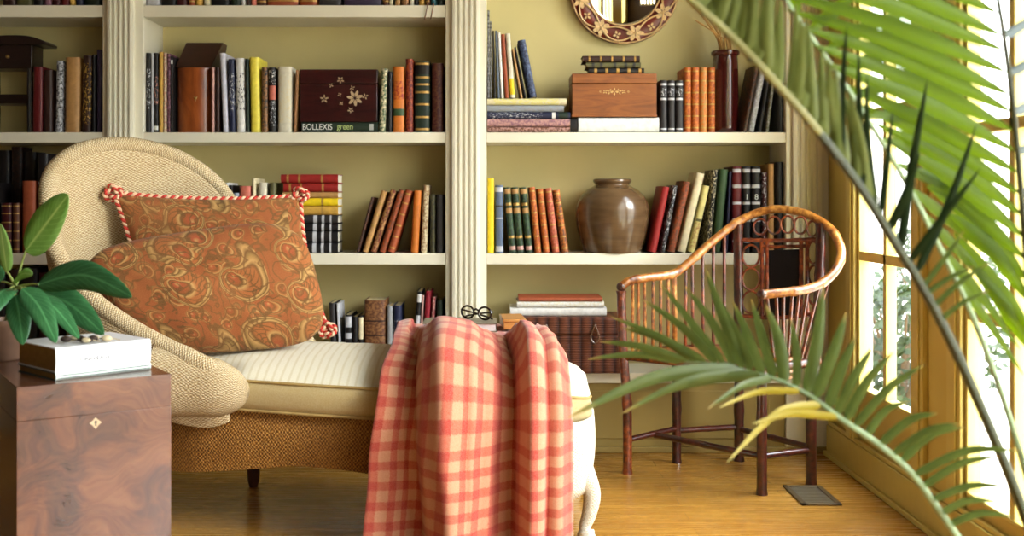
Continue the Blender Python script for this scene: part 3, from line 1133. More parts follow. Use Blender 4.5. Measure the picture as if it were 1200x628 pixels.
# inlaid box on the flat book
t = thing('inlaid_box', 'dark wooden box with pale flower inlay lying on the flat lettered book', 'box', P(397, 143, 4.235))
o0 = t.location.copy()
inl = wood('dark_rosewood', rgb(36, 10, 10), rgb(66, 22, 20), None, (1, 5, 5), 6, 0.3, 0.6)
w, hh = 91 / SCL, 62 / SCL
m = MB()
m.box((-w / 2, 0, 0), (w / 2, 0.16, hh * 0.72))
m.build('body', inl, t, bevel=0.003)
m = MB()
m.box((-w / 2 - 0.001, -0.0015, hh * 0.73), (w / 2 + 0.001, 0.161, hh))
m.build('lid', inl, t, bevel=0.003)
pearl = simple('mother_of_pearl', rgb(186, 160, 124), 0.3, 0.6, var=0.2, scale=120)


def petals(mb, cx, cz, y, r, n, ph=0.0, w=0.45):
    for k in range(n):
        a = ph + 2 * PI * k / n
        pts = [(0.15, 0), (0.5, w * 0.5), (0.9, w * 0.32), (1.05, 0), (0.9, -w * 0.32), (0.5, -w * 0.5)]
        ids = []
        for yy in (y, y + 0.0016):
            ids.append([mb.vert((cx + r * (u * math.cos(a) - v * math.sin(a)), yy, cz + r * (u * math.sin(a) + v * math.cos(a)))) for u, v in pts])
        mb.face(ids[0]); mb.face(ids[1])
        for z in range(6):
            mb.face((ids[0][z], ids[0][(z + 1) % 6], ids[1][(z + 1) % 6], ids[1][z]))


m = MB()
for (px, py, r, n) in ((416, 115, 0.03, 7), (380, 116, 0.016, 5), (399, 94, 0.014, 5), (388, 100, 0.009, 4), (411, 129, 0.012, 5), (428, 113, 0.012, 4), (398, 111, 0.008, 4), (413, 103, 0.010, 4), (400, 121, 0.008, 4)):
    p = P(px, py, 4.235) - o0
    petals(m, p.x, p.z, -0.0022, r, n, px * 0.1)
m.build('inlay', pearl, t, smooth=False)

# --- third shelf, middle bay
G = 'books on the third shelf, middle bay'
stand('black book just right of the wicker back, third shelf', 'black', 256, 264, 215, 2, 0, 'plain', G)
stand('thin white pamphlet beside the black book above the cushion', 'white', 264.5, 267, 214, 2, 0, 'plain', G)
stand('small black book left of the pale blue one above the cushion', 'black', 267.5, 272.5, 217, 2, 0, 'plain', G)
stand('short pale blue grey book above the cushion rope', 'greyblue', 273, 279.5, 226, 2, 0, 'plain', G)
stand('salmon pink book showing above the cushion rope', 'salmon', 280, 294, 218, 2, 0, 'plain', G)
stand('thin tall cream book above the cushion rope', 'cream', 295, 299.5, 209, 2, 0, 'plain', G)
stand('cream white book showing above the cushion rope', 'ivory', 302, 312.5, 214, 2, 0, 'plain', G)
stand('dark olive book left of the flat stack above the cushion', 'olive', 315, 323, 214, 2, 0, 'plain', G)
G = 'books stacked flat behind the cushion'
STK = [('black', 284.3, 296.7, 'lowest black book of the flat stack behind the cushion'), ('black', 271, 284, 'second black book from the bottom of the flat stack'), ('black', 262, 271, 'third black book from the bottom of the flat stack, white marks'),
       ('char', 252, 262, 'thin black book under the yellow ones in the flat stack'), ('gold', 241.5, 252, 'lower dull yellow book of the flat stack'), ('yellow', 232, 241.5, 'upper bright yellow book of the flat stack'),
       ('tan', 225, 232, 'beige book between yellow and red in the flat stack'), ('red', 214.5, 225, 'lower red book of the flat stack behind the cushion'), ('red', 204, 214.5, 'topmost red book of the flat stack behind the cushion')]
for i, (c, y0, y1, lb) in enumerate(STK):
    ex = [(0.1, 0.14, 'gilt', 0), (0.3, 0.34, 'gilt', 0), (0.7, 0.74, 'gilt', 0)] if c in ('yellow', 'gold', 'red') else [(0.55, 0.62, 'ltgrey', 0), (0.7, 0.75, 'ltgrey', 0), (0.85, 0.88, 'ltgrey', 0)]
    lay(lb, c, 329 + (i * 5 % 4), 396 + (i * 3 % 3), y0, y1, group=G, extra=ex if c != 'tan' else [], d=0.14, pages=WPAGES)
G = 'leaning books on the third shelf, middle bay'
stand('dark mottled slim book leaning first in the tilted row', mott('black', 'brown'), 417, 420.8, 231, 2, 18, 'plain', G)
stand('tan leather book leaning second in the tilted row', 'tan', 424, 431.5, 223, 2, 23, 'gilt', G)
stand('wine and tan book leaning third in the tilted row', mott('dkred', 'tan'), 434, 441, 222, 2, 24, 'plain', G)
stand('red brown mottled book leaning fourth in the tilted row', mott('rust', 'brown'), 444, 451.5, 222, 2, 23.5, 'plain', G)
stand('red brown leather book leaning last in the tilted row', mott('terra', 'rust'), 453.5, 462, 222, 2, 22, 'gilt', G)
G = 'upright books on the third shelf, middle bay'
stand('bright orange book beside the tilted row', 'orange', 481, 490, 223, 2, 4, 'plain', G)
stand('cream mottled book right of the bright orange one', mott('cream', 'ltbrown'), 493, 500.3, 217, 2, 3, 'plain', G)
stand('olive grey book second from the middle upright, third shelf', mott('olive', 'char'), 504, 510, 228, 2, 0, 'plain', G)
stand('charcoal book touching the middle upright, third shelf', 'char', 511, 520, 228, 2, 0, 'plain', G)

# --- bottom shelf, middle bay
G = 'books on the bottom shelf behind the chaise seat'
stand('dark grey book with a pale edge right of the cushion corner', 'char', 388, 395.5, 355, 3, -3, 'plain', G)
stand('thin pale grey booklet beside the dark grey book, bottom shelf', 'ltgrey', 398, 400.5, 356, 3, -4, 'plain', G)
BWB = [(0.35, 0.5, 'ltgrey', 0), (0.58, 0.68, 'ltgrey', 0), (0.78, 0.97, 'ltgrey', 0)]
stand('black and white banded book on the bottom shelf, left of two', 'black', 404, 412, 369, 3, 0, extra=BWB, group=G)
stand('plain black book between the two banded ones, bottom shelf', 'black', 413, 419, 371, 3, 0, 'plain', G)
stand('black and cream banded book touching the wide brown one', 'black', 419.6, 425.6, 370, 3, 0, extra=[(0.35, 0.5, 'cream', 0), (0.58, 0.97, 'cream', 0)], group=G)
stand('wide worn brown leather volume on the bottom shelf', mott('brown', 'ltbrown'), 426.3, 452, 352, 3, 0, 'plain', G, extra=[(0.5, 0.52, 'dkbrown', 1), (0.7, 0.72, 'dkbrown', 1)])
stand('grey book with a pale strip right of the wide brown volume', 'grey', 453, 460, 359, 3, 0, 'plain', G)
stand('dark navy book right of the grey one, bottom shelf', 'navy', 461, 470.5, 358, 3, 0, 'text', G)
stand('white and black book leaning behind the folded throw', 'black', 482, 488, 341, 3, 7, extra=[(0.05, 0.7, 'ltgrey', 0), (0.86, 0.96, 'white', 0)], group=G)
stand('thin rose book leaning left of the crimson one', 'rose', 489.5, 492, 346, 3, 5, 'plain', G)
stand('crimson book leaning behind the book on the throw', 'crimson', 493.5, 500, 341, 3, 5.5, 'plain', G)
stand('thin pink red book leaning right of the crimson one', mott('rose', 'crimson'), 502, 506, 348, 3, 4.5, 'plain', G)
stand('green black book by the middle upright, bottom shelf', 'dkgreen', 512, 519.5, 352, 3, 0, 'plain', G)

# --- right bay, second shelf: flat stack with books on it
G = 'books stacked flat at the left of the right bay'
lay('brown pink book at the bottom of the flat stack, right bay', mott('brown', 'rose'), 571, 668, 148.5, 155, group=G, d=0.2)
lay('rose mottled book second from bottom of the flat stack, right bay', mott('rose', 'mauve'), 571, 668, 139.3, 148.3, group=G, d=0.2)
b_ = lay('navy book with white lettering in the flat stack, right bay', 'navy', 571, 668.5, 131, 139.2, group=G, d=0.2, extra=[(0.02, 0.66, letters('navy', 'ltgrey'), 0), (0.78, 0.82, 'white', 0), (0.86, 0.97, 'dkgreen', 0)])
lay('grey book under the cream one in the flat stack, right bay', mott('grey', 'greyblue'), 571, 661, 123.2, 130.8, group=G, d=0.2)
lay('cream book on top of the flat stack, right bay', 'cream', 571, 664, 115, 123, group=G, d=0.2, extra=[(0.08, 0.9, letters('paleyel', 'ivory'), 0)])
ZS = H - (115 - CY) / SCL
G = 'books standing on the flat stack, right bay'


def onstack(lb, c, x0, x1, yt, lean, kind='plain', extra=None, d=0.16):
    return stand(lb, c, x0, x1, yt, 1, lean, kind, G, zb=ZS, d=d, extra=extra)


onstack('tall thin grey black book against the middle upright, right bay', mott('char', 'grey'), 571, 573.8, 12, 0)
onstack('second thin dark grey book by the middle upright, right bay', mott('black', 'grey'), 574.2, 576.2, 25, -0.3)
onstack('thin black book left of the blue grey one on the stack', 'black', 578.8, 581, 36, -2)
onstack('slim blue grey book tilting on the stack', 'slate', 583.2, 585.8, 36, -3.2)
onstack('slim white book tilting on the stack', 'white', 587, 590.3, 38, -4)
onstack('orange red book tilting on the stack', 'rust', 592, 596.3, 40, -5)
onstack('cream and yellow book tilting on the stack', 'ivory', 598, 603.8, 39, -6, extra=[(0.05, 0.3, 'yellow', 0)])
onstack('slim tan book tilting beside the blue one on the stack', 'tan', 610, 612.5, 57, -10.4)
onstack('thin dark book tilting against the blue one on the stack', 'black', 614.8, 617, 55, -12.3)
onstack('big blue book leaning last on the stack', 'navy', 620, 629.5, 46, -14, extra=[(0.0, 1.0, mott('navy', 'blue'), 0)])

# wooden chest on a white book
G = 'books on the second shelf, right bay'
lay('thick white book lying under the wooden chest', 'white', 678, 772.6, 137.2, 154.8, group=G, d=0.18, pages=WPAGES)
lay('thick black book lying behind the white one under the chest', 'black', 668.5, 677, 138, 154.8, group=G, d=0.18)
t = thing('wooden_chest', 'small brown wooden chest with an inlaid front on the white book', 'chest', (P(720, 137, YF).x, YF, P(720, 137, YF).z))
ch = wood('warm_chest_wood', rgb(104, 52, 16), rgb(140, 78, 28), rgb(158, 96, 40), (1, 6, 6), 5, 0.45, 0.1)
w, hh = 99 / SCL, 51 / SCL
m = MB()
m.box((-w / 2, 0, 0), (w / 2, 0.17, hh * 0.76))
m.box((-w / 2 - 0.002, -0.002, 0), (w / 2 + 0.002, 0.172, hh * 0.06))
m.build('body', ch, t, bevel=0.002)
m = MB()
m.box((-w / 2 - 0.001, -0.001, hh * 0.77), (w / 2 + 0.001, 0.171, hh))
m.build('lid', ch, t, bevel=0.003)
m = MB()
for k, r in ((-3, 0.005), (-2, 0.009), (-1, 0.011), (0, 0.014), (1, 0.011), (2, 0.009), (3, 0.005)):
    petals(m, k * 0.018, hh * 0.58, -0.0018, r, 4, 0.4 * k)
m.build('inlay', simple('pale_inlay', rgb(214, 176, 110), 0.4), t, smooth=False)
G = 'small dark books on the wooden chest'
lay('lowest small dark book on the wooden chest, shifted right', 'black', 690, 755, 79.5, 86, group=G, d=0.1, extra=[(z, z + 0.05, 'gilt', 1) for z in (0.1, 0.3, 0.5, 0.7, 0.9)])
lay('middle small olive black book on the wooden chest', 'olive', 687, 751, 72.8, 79.4, group=G, d=0.1, extra=[(z, z + 0.05, 'char', 1) for z in (0.1, 0.25, 0.5, 0.7, 0.85)])
lay('topmost small dark brown book on the wooden chest', 'dkbrown', 683, 750, 65, 72.7, group=G, d=0.1, extra=[(z, z + 0.03, 'gilt', 1) for z in (0.1, 0.3, 0.5, 0.7, 0.9)])
G = 'black volumes beside the wooden chest'
for a, b, lb in ((773.5, 782, 'first black volume with pale bands, touching the wooden chest'), (783, 791.3, 'middle of three black volumes with pale bands'), (792.3, 801, 'third black volume with pale bands, touching the orange set')):
    stand(lb, 'char', a, b, 94, 1, 0, 'wband', G)
G = 'orange leather set beside the dark vase'
for k, (a, b) in enumerate(((802, 810.4), (811, 820), (820.4, 829.6), (830, 838.6))):
    stand(['first orange leather volume of four, touching the black volumes', 'second orange leather volume of the set of four', 'third orange leather volume of the set of four', 'fourth orange leather volume, touching the dark vase'][k], mott('rust', 'orange') if k != 2 else mott('orange', 'tan'), a, b, 79, 1, 0, 'gilt', G)
G = 'books leaning right of the dark vase'
stand('dark brown book leaning right of the dark vase', mott('black', 'brown'), 870, 875, 76, 1, 15.5, 'plain', G)
stand('silver grey spined book leaning right of the dark vase', mott('grey', 'ltgrey'), 876.8, 884, 78, 1, 15, 'plain', G)
stand('thin black book leaning behind the silver grey one', 'black', 888.5, 892.3, 82, 1, 12, 'plain', G)
stand('thin grey green book leaning near the right upright', mott('olive', 'grey'), 897, 900.8, 84, 1, 9, 'plain', G)
stand('upright black book against the right upright, second shelf', 'black', 911, 918.4, 84, 1, 0, 'plain', G)

# tall vase with dried stems
t = thing('vase', 'tall dark red brown vase of dried stems beside the orange leather set', 'vase', P(850, 155, 4.30))
t.location.z = SZ[1]
gl = simple('oxblood_glaze', rgb(62, 16, 14), 0.15, 0.6, coat=0.6, var=0.15)
s = F / 4.30
hv = P(851, 60, 4.30).z - SZ[1]
m = MB()
R = 14.8 / s
pr = [(R * 0.86, 0), (R * 0.95, 0.006), (R, 0.03), (R, hv * 0.82), (R * 0.97, hv * 0.9), (R * 0.93, hv * 0.935), (R * 1.1, hv * 0.955), (R * 1.13, hv * 0.985), (R * 1.06, hv), (R * 0.92, hv), (R * 0.88, hv * 0.9), (R * 0.86, 0.02)]
m.lathe(pr, 32)
m.build('body', gl, t, sharp=50)
stm = simple('dried_stem', rgb(176, 136, 78), 0.8, 0.2, var=0.3)
rnd = random.Random(3)
for k in range(20):
    a = rnd.uniform(0, 2 * PI)
    lean = rnd.uniform(-0.13, -0.0)
    ln = rnd.uniform(0.1, 0.24)
    m = MB()
    x0, y0 = 0.022 * math.cos(a), 0.022 * math.sin(a)
    pts = catmull([(x0 * 0.6, y0 * 0.6, 0.05), (x0, y0, hv), (x0 + lean * 0.5, y0 * 1.4, hv + ln * 0.55), (x0 + lean * 1.2, y0 * 1.6, hv + ln)], 4)
    m.tube(pts, [0.0026] * (len(pts) - 4) + [0.0024, 0.0035, 0.004, 0.0015], 6)
    m.build('dried_stem', stm, t)

# --- right bay, third shelf
G = 'books left of the brown jar, right bay'
stand('bright yellow book against the middle upright, right bay', 'yellow', 571, 579, 209, 2, 0, 'plain', G)
stand('blue grey book between the yellow and green ones', mott('blue', 'slate'), 580.5, 590, 217, 2, -0.5, extra=[(0.68, 0.7, 'char', 0), (0.5, 0.52, 'ltgrey', 0), (0.9, 0.97, 'ltgrey', 0), (0.02, 0.1, 'ltgrey', 0)], group=G)
GB = [(0.04, 0.1, 'rose', 1), (0.22, 0.26, 'gilt', 0), (0.6, 0.68, 'tan', 1), (0.72, 0.76, 'gilt', 0), (0.9, 0.97, 'tan', 1)]
for k, (a, b) in enumerate(((597, 605), (606, 614.5), (616.5, 624.5))):
    stand(['first of three green leather volumes, next to the blue grey book', 'middle of three green leather volumes with tan bands', 'last of three green leather volumes, next to the orange ones'][k], mott('dkgreen', 'green'), a, b, 219, 2, -7 - 0.3 * k, extra=GB, group=G)
stand('first orange leather volume after the green ones', mott('rust', 'orange'), 627, 634.5, 219, 2, -7.5, 'gilt', G)
stand('narrow orange leather volume second after the green ones', mott('rust', 'orange'), 637, 644.5, 221, 2, -8, 'gilt', G)
stand('red orange leather volume third after the green ones', mott('rust', 'salmon'), 647.5, 656, 220, 2, -9.5, 'gilt', G)
stand('worn orange and brown volume leaning last before the jar', mott('brown', 'orange'), 658.5, 667, 222, 2, -11, 'gilt', G)

# stoneware jar
t = thing('stoneware_jar', 'round brown glazed stoneware jar with a short neck', 'jar', P(717.5, 297, 4.303))
t.location.z = SZ[2]
n = N('brown_stoneware')
co = n.coord()
f = n.noise(n.mapping(co, (1, 1, 5)), 9, 3, 0.5)
n.bsdf(n.ramp(f, [(0.25, rgb(80, 58, 36)), (0.55, rgb(98, 74, 48)), (0.8, rgb(108, 84, 58))]), 0.22, 0.5, n.bump(f, 0.12, 0.004), 0, 0.4, coat_rough=0.15)
JAR = n.done()
s = F / 4.303


def jz(py):
    return P(0, py, 4.303).z - SZ[2]


prof = [(33, 296.5), (34, 294), (38, 280), (42, 264), (43.2, 250), (42, 240), (37.5, 230), (30, 222.5), (23.5, 219), (20.5, 217), (20.3, 215.6), (22, 213.6), (22.6, 211.6), (21.5, 209.8), (19, 209.8), (18, 213), (19, 219), (33, 232), (36, 250), (30, 290)]
raw = [Vector((r / s, jz(y), 0)) for r, y in prof]
sm = catmull(raw, 4)
m = MB()
m.lathe([(max(p.x, 0.001), max(p.y, 0.0)) for p in sm], 48)
m.build('body', JAR, t, sharp=70)

G = 'books leaning right of the brown jar'
stand('red book leaning first right of the brown jar', 'red', 760.5, 769.5, 218, 2, 16, 'plain', G)
stand('slim black and white book leaning second from the jar', letters('black', 'ltgrey'), 774, 779.5, 217, 2, 15, 'plain', G)
stand('brown red book leaning third from the jar', mott('brown', 'rust'), 782, 791.5, 212, 2, 19, 'plain', G)
stand('tall cream book leaning fourth from the jar', 'cream', 794, 804, 202, 2, 23, 'plain', G, pages=WPAGES)
stand('shorter pale yellow book leaning behind the chair arm', 'paleyel', 807, 814.5, 217, 2, 18, extra=[(0.46, 0.5, 'olive', 0), (0.05, 0.45, mott('paleyel', 'tan'), 0)], group=G)
stand('slim black book with cream lettering leaning by the green one', letters('black', 'cream'), 826.5, 832.5, 199, 2, 9.3, 'plain', G)
stand('green book leaning behind the chair rail', 'green', 834.5, 844.5, 198, 2, 9.8, 'plain', G)
stand('thin navy book leaning right of the green one', 'navy', 849.8, 853, 201, 2, 4.8, 'plain', G)
G = 'encyclopedia volumes behind the chair'
stand('dark red bound volume with silver bands behind the chair', 'dkred', 858.5, 869.5, 195, 2, 0, 'vol', G)
v1 = stand('black bound volume with silver bands, left of two', 'black', 870.5, 880.3, 195, 2, 0, 'vol', G)
v2 = stand('black bound volume with silver bands, right of two', 'black', 881, 892, 195, 2, 0, 'vol', G)
silv = simple('silver_foil', rgb(214, 214, 214), 0.4)
for v_, ch_ in ((v1, '1'), (v2, '8')):
    tx = text_mesh('volume_number', ch_, 0.03, silv, v_, align='CENTER')
    tx.rotation_euler = (PI / 2, 0, 0)
    tx.location = (0, -0.0006, 0.205)
G = 'books by the right upright, third shelf'
stand('slim maroon book with silver lettering by the cream one', letters('maroon', 'ltgrey'), 893.5, 899, 202, 2, 0, 'plain', G)
stand('fawn book standing second from the right upright', 'tan', 900.5, 907.5, 192, 2, 0, 'plain', G)
stand('black book against the right upright, third shelf', 'black', 909, 918.6, 190, 2, 0, 'plain', G)

# --- wicker trunk on the bottom shelf of the right bay
Yt = FY - 0.03
t = thing('wicker_trunk', 'dark brown wicker trunk with two looped latches on the bottom shelf', 'trunk', (P(668, 437, Yt).x, Yt, SZ[3] + 0.0005))
o0 = t.location.copy()
n = N('dark_wicker')
co = n.coord()
x, y, z = n.sep(co)
wv = n.math('ABSOLUTE', n.math('SINE', n.math('MULTIPLY', x, 2 * PI / 0.085)))
rz = n.math('ABSOLUTE', n.math('SINE', n.math('MULTIPLY', z, 2 * PI / 0.014)))
hh2 = n.math('ADD', n.math('MULTIPLY', wv, 0.6), n.math('MULTIPLY', rz, 0.4))
n.bsdf(n.ramp(hh2, [(0.15, rgb(36, 14, 8)), (0.55, rgb(84, 40, 22)), (0.95, rgb(122, 66, 38))]), 0.5, 0.4, n.bump(hh2, 0.6, 0.006))
DW = n.done()
a, b = P(602, 437, Yt) - o0, P(735, 372, Yt) - o0
zl = (P(0, 393, Yt) - o0).z
m = MB()
m.box((a.x + 0.004, 0.004, 0), (b.x - 0.004, 0.225, zl))
m.build('basket_body', DW, t, bevel=0.006)
m = MB()
m.box((a.x, -0.002, zl + 0.001), (b.x, 0.23, b.z))
m.build('lid', DW, t, bevel=0.008)
for px in (640, 697):
    c = P(px, 385, Yt) - o0
    m = MB()
    pts = [(c.x, -0.006, c.z + 0.015), (c.x - 0.012, -0.008, c.z - 0.015), (c.x - 0.016, -0.008, c.z - 0.035), (c.x, -0.008, c.z - 0.055), (c.x + 0.016, -0.008, c.z - 0.035), (c.x + 0.012, -0.008, c.z - 0.015), (c.x, -0.006, c.z + 0.015)]
    m.tube(catmull(pts, 4), 0.0032, 6)
    m.build('latch_loop', m_rattan('latch_cane_%d' % px, rgb(80, 50, 30), rgb(120, 84, 56), rgb(150, 110, 80)), t)
G = 'books stacked flat on the wicker trunk'
zt = SZ[3] + b.z + 0.001
Yk = FY + 0.0
sk = F / Yk
l1 = lay('wide white book at the bottom of the pile on the wicker trunk', 'white', 598, 711, 361.3, 371.6, group=G, d=0.17, Yb=Yk, pages=WPAGES, zfix=zt)
l2 = lay('white book in the middle of the pile on the wicker trunk', mott('white', 'ivory'), 606, 708, 354.3, 361.3, group=G, d=0.17, Yb=Yk, pages=WPAGES, zfix=zt + 10.4 / sk)
l3 = lay('thin rust red book on top of the pile on the trunk', 'terra', 608, 706, 349.5, 354.2, group=G, d=0.17, Yb=Yk, zfix=zt + 17.5 / sk)

# --- round mirror
mc = P(732, -13, BY - 0.045)
t = thing('mirror', 'round mirror in a dark red frame with gilded flowers, hung in the right bay', 'mirror', mc)
t.rotation_euler = (math.radians(6.0), 0, 0)
s = F / (BY - 0.02)
R1, R0 = 64 / s, 41 / s
m = MB()
pr = []
for k in range(13):
    a = PI * k / 12
    pr.append(((R1 + R0) / 2 - (R1 - R0) / 2 * math.cos(a), -0.024 * math.sin(a) ** 0.7 + 0.018))
pr += [(R1, 0.02), (R0, 0.02)]
m.lathe(pr, 72, axis='y')
m.f = m.f[:-2]; m.mi = m.mi[:-2]
m.build('frame', simple('oxblood_lacquer', rgb(112, 30, 20), 0.3, 0.5, coat=0.4, var=0.25, scale=14), t)
m = MB()
m.lathe([(0.0005, 0.009), (R0 * 0.96, 0.009), (R0 * 1.0, 0.008), (R0 * 1.03, 0.012), (0.0005, 0.016)], 64, axis='y')
n = N('mirror_glass')
n.bsdf((0.9, 0.9, 0.88, 1), 0.02, 0.5, None, 1.0)
m.build('mirror_glass', n.done(), t)
m = MB()
gcol = simple('gilded_gesso', rgb(222, 184, 130), 0.4, 0.5, metal=0.1, var=0.25, scale=120)
Rm = (R0 + R1) / 2
for k in range(8):
    a = PI / 8 + 2 * PI * k / 8 - 0.15
    petals(m, Rm * math.cos(a), Rm * math.sin(a), -0.014, 0.034, 6, k * 0.7, 0.55)
    m.blob((Rm * math.cos(a), -0.014, Rm * math.sin(a)), 0.006)
    petals(m, (Rm + 0.004) * math.cos(a + 0.38), (Rm + 0.004) * math.sin(a + 0.38), -0.013, 0.016, 4, k, 0.6)
for sgn in (1, -1):
    pts = []
    for k in range(160):
        a = 2 * PI * k / 159
        rr = Rm + sgn * 0.027 * math.cos(4 * a + 0.6) ** 1
        pts.append((rr * math.cos(a), -0.012 + 0.004 * abs(math.cos(4 * a + 0.6)), rr * math.sin(a)))
    m.tube(pts, 0.004, 6)
for rr in (R1 - 0.006, R0 + 0.004):
    m.tube([(rr * math.cos(2 * PI * k / 90), -0.002, rr * math.sin(2 * PI * k / 90)) for k in range(91)], 0.0036, 6)
m.build('floral_ornament', gcol, t)

# ------------------------------------------------------------------ chaise
chs = thing('chaise_longue', 'wicker chaise longue with a cream ticking mattress before the bookcase', 'chaise', (-0.45, 3.45, 0))
CO = (-0.45, 3.45, 0)


def cpart(mb, name, mat, parent=chs, **kw):
    o = mb.build(name, mat, None, loc=CO, **kw)
    o.location = (0, 0, 0)
    o.parent = parent
    return o


YN = [(-1.08, 3.32), (-0.9, 3.25), (-0.78, 3.19), (-0.72, 3.115), (-0.5, 3.075), (-0.3, 3.05), (0.0, 3.04), (0.15, 3.06), (0.23, 3.1)]
YFAR = [(-1.08, 3.66), (-0.95, 3.72), (-0.7, 3.76), (-0.3, 3.75), (0.0, 3.73), (0.23, 3.66)]
ZB = [(-1.08, 0.37), (-0.7, 0.366), (-0.3, 0.352), (0.0, 0.338), (0.25, 0.322)]


def ends(s, x0=-1.08, x1=0.29, r=0.12):
    """plan width at station s with rounded foot end"""
    a, b = lerp_list(s, YN), lerp_list(s, YFAR)
    if s > x1 - r:
        k = math.sqrt(max(0, 1 - ((s - (x1 - r)) / r) ** 2))
        mid = (a + b) / 2
        hw = (b - a) / 2
        hw2 = hw - r * 0.8 * (1 - k)
        a, b = mid - hw2, mid + hw2
    return a, b


# mattress
st = [-1.08, -1.06, -1.0, -0.9, -0.82, -0.77, -0.74, -0.725, -0.70, -0.66, -0.6, -0.5, -0.4, -0.3, -0.2, -0.1, 0.0, 0.08, 0.15, 0.19, 0.22, 0.25, 0.27, 0.282, 0.29]
TH = 0.086
m = MB()
rows, uvs, welt_t, welt_b = [], [], [[], []], [[], []]
for si_, s in enumerate(st):
    a, b = ends(s)
    zb = lerp_list(s, ZB)
    e = max(0, min(1, (0.30 - s) / 0.10)) ** 0.5
    th = TH * (0.72 + 0.28 * e)
    zw = zb + th
    row, uvr = [], []
    nn = 26
    row.append((s, a + 0.03, zb)); uvr.append((s, -0.12))
    row.append((s, a + 0.008, zb + 0.004)); uvr.append((s, -0.09))
    row.append((s, a - 0.004, zb + th * 0.3)); uvr.append((s, -0.06))
    row.append((s, a - 0.006, zb + th * 0.65)); uvr.append((s, -0.03))
    for k in range(nn + 1):
        v = k / nn
        y = a + (b - a) * v
        crown = 0.052 * (1 - abs(2 * v - 1) ** 2.6) * (0.35 + 0.65 * e)
        tuft = 0.004 * math.sin(y * 34) * math.sin(s * 26)
        row.append((s, y, zw + crown + (tuft if 0 < k < nn else 0) + (0.015 * v)))
        uvr.append((s, y - a))
    row.append((s, b + 0.004, zb + th * 0.5)); uvr.append((s, 1.0))
    row.append((s, b - 0.01, zb)); uvr.append((s, 1.05))
    rows.append(row); uvs.append(uvr)
    welt_t[0].append((s, a - 0.001, zw + 0.002)); welt_t[1].append((s, b + 0.001, zw + 0.017))
    welt_b[0].append((s, a + 0.006, zb + 0.004))
ids = m.grid(rows, uvs, 0, True)
m.face(ids[0]); m.face(ids[-1])
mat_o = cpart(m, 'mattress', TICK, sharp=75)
m = MB()
m.tube(welt_t[0] + list(reversed(welt_t[1])), 0.0045, 6)
m.tube(welt_b[0][6:], 0.0045, 6)
cpart(m, 'welt_piping', simple('welt_tan', rgb(176, 148, 92), 0.8, 0.2), mat_o)

# woven base (apron)
ZBOT = [(-1.12, 0.165), (-0.9, 0.176), (-0.75, 0.19), (-0.55, 0.212), (-0.42, 0.205), (-0.3, 0.192), (-0.1, 0.172), (0.1, 0.15), (0.28, 0.12)]
m = MB()
rows, uvs = [], []
st2 = [-1.12 + 1.38 * k / 40 for k in range(41)] + [0.268, 0.274, 0.278]
for s in st2:
    a, b = ends(min(s + 0.012, 0.289), x1=0.29, r=0.1)
    a = lerp_list(s, [(-1.12, 3.36), (-0.95, 3.22), (-0.85, 3.17), (-0.7, 3.14), (-0.3, 3.08), (0.0, 3.07)]) if s < 0.0 else a + 0.03
    b -= 0.03
    zt_, zb_ = lerp_list(max(s, -1.08), ZB) - 0.003, lerp_list(s, ZBOT)
    row, uvr = [], []
    for k in range(7):
        v = k / 6
        row.append((s, a + 0.012 * math.sin(v * PI) * -1, zt_ + (zb_ - zt_) * v)); uvr.append((s, v * (zt_ - zb_)))
    row.append((s, a + 0.03, zb_ + 0.012)); uvr.append((s, 0.25))
    row.append((s, b - 0.03, zb_ + 0.012)); uvr.append((s, 0.6))
    for k in range(7):
        v = 1 - k / 6
        row.append((s, b, zt_ + (zb_ - zt_) * v)); uvr.append((s, 0.65 + v * 0.2))
    rows.append(row); uvs.append(uvr)
ids = m.grid(rows, uvs, 0, True)
m.face(ids[0]); m.face(ids[-1])
cpart(m, 'woven_base', W_SHADE, sharp=60)
# foot-end panel in wicker whitened as if sunlit, wrapping both corners
m = MB()
plan = catmull([(0.14, 3.045, 0), (0.20, 3.052, 0), (0.255, 3.085, 0), (0.288, 3.16, 0), (0.300, 3.28, 0), (0.303, 3.38, 0), (0.300, 3.48, 0), (0.286, 3.60, 0), (0.25, 3.68, 0), (0.19, 3.70, 0)], 4)
rows, uvs, acc = [], [], 0
for k, p in enumerate(plan):
    if k:
        acc += (p - plan[k - 1]).length
    v = k / (len(plan) - 1)
    r_, u_ = [], []
    for j in range(9):
        w_ = j / 8
        z = 0.345 - 0.20 * w_ - 0.035 * w_ * abs(2 * v - 1) ** 2
        o_ = Vector((p.x - 0.1, (p.y - 3.38) * 0.6, 0)).normalized() * (0.010 * math.sin(w_ * PI) - 0.012 * w_)
        r_.append((p.x + o_.x, p.y + o_.y, z)); u_.append((acc, z))
    rows.append(r_); uvs.append(u_)
m.grid(rows, uvs)
cpart(m, 'foot_panel', W_SUN, solid=0.012, offset=0)

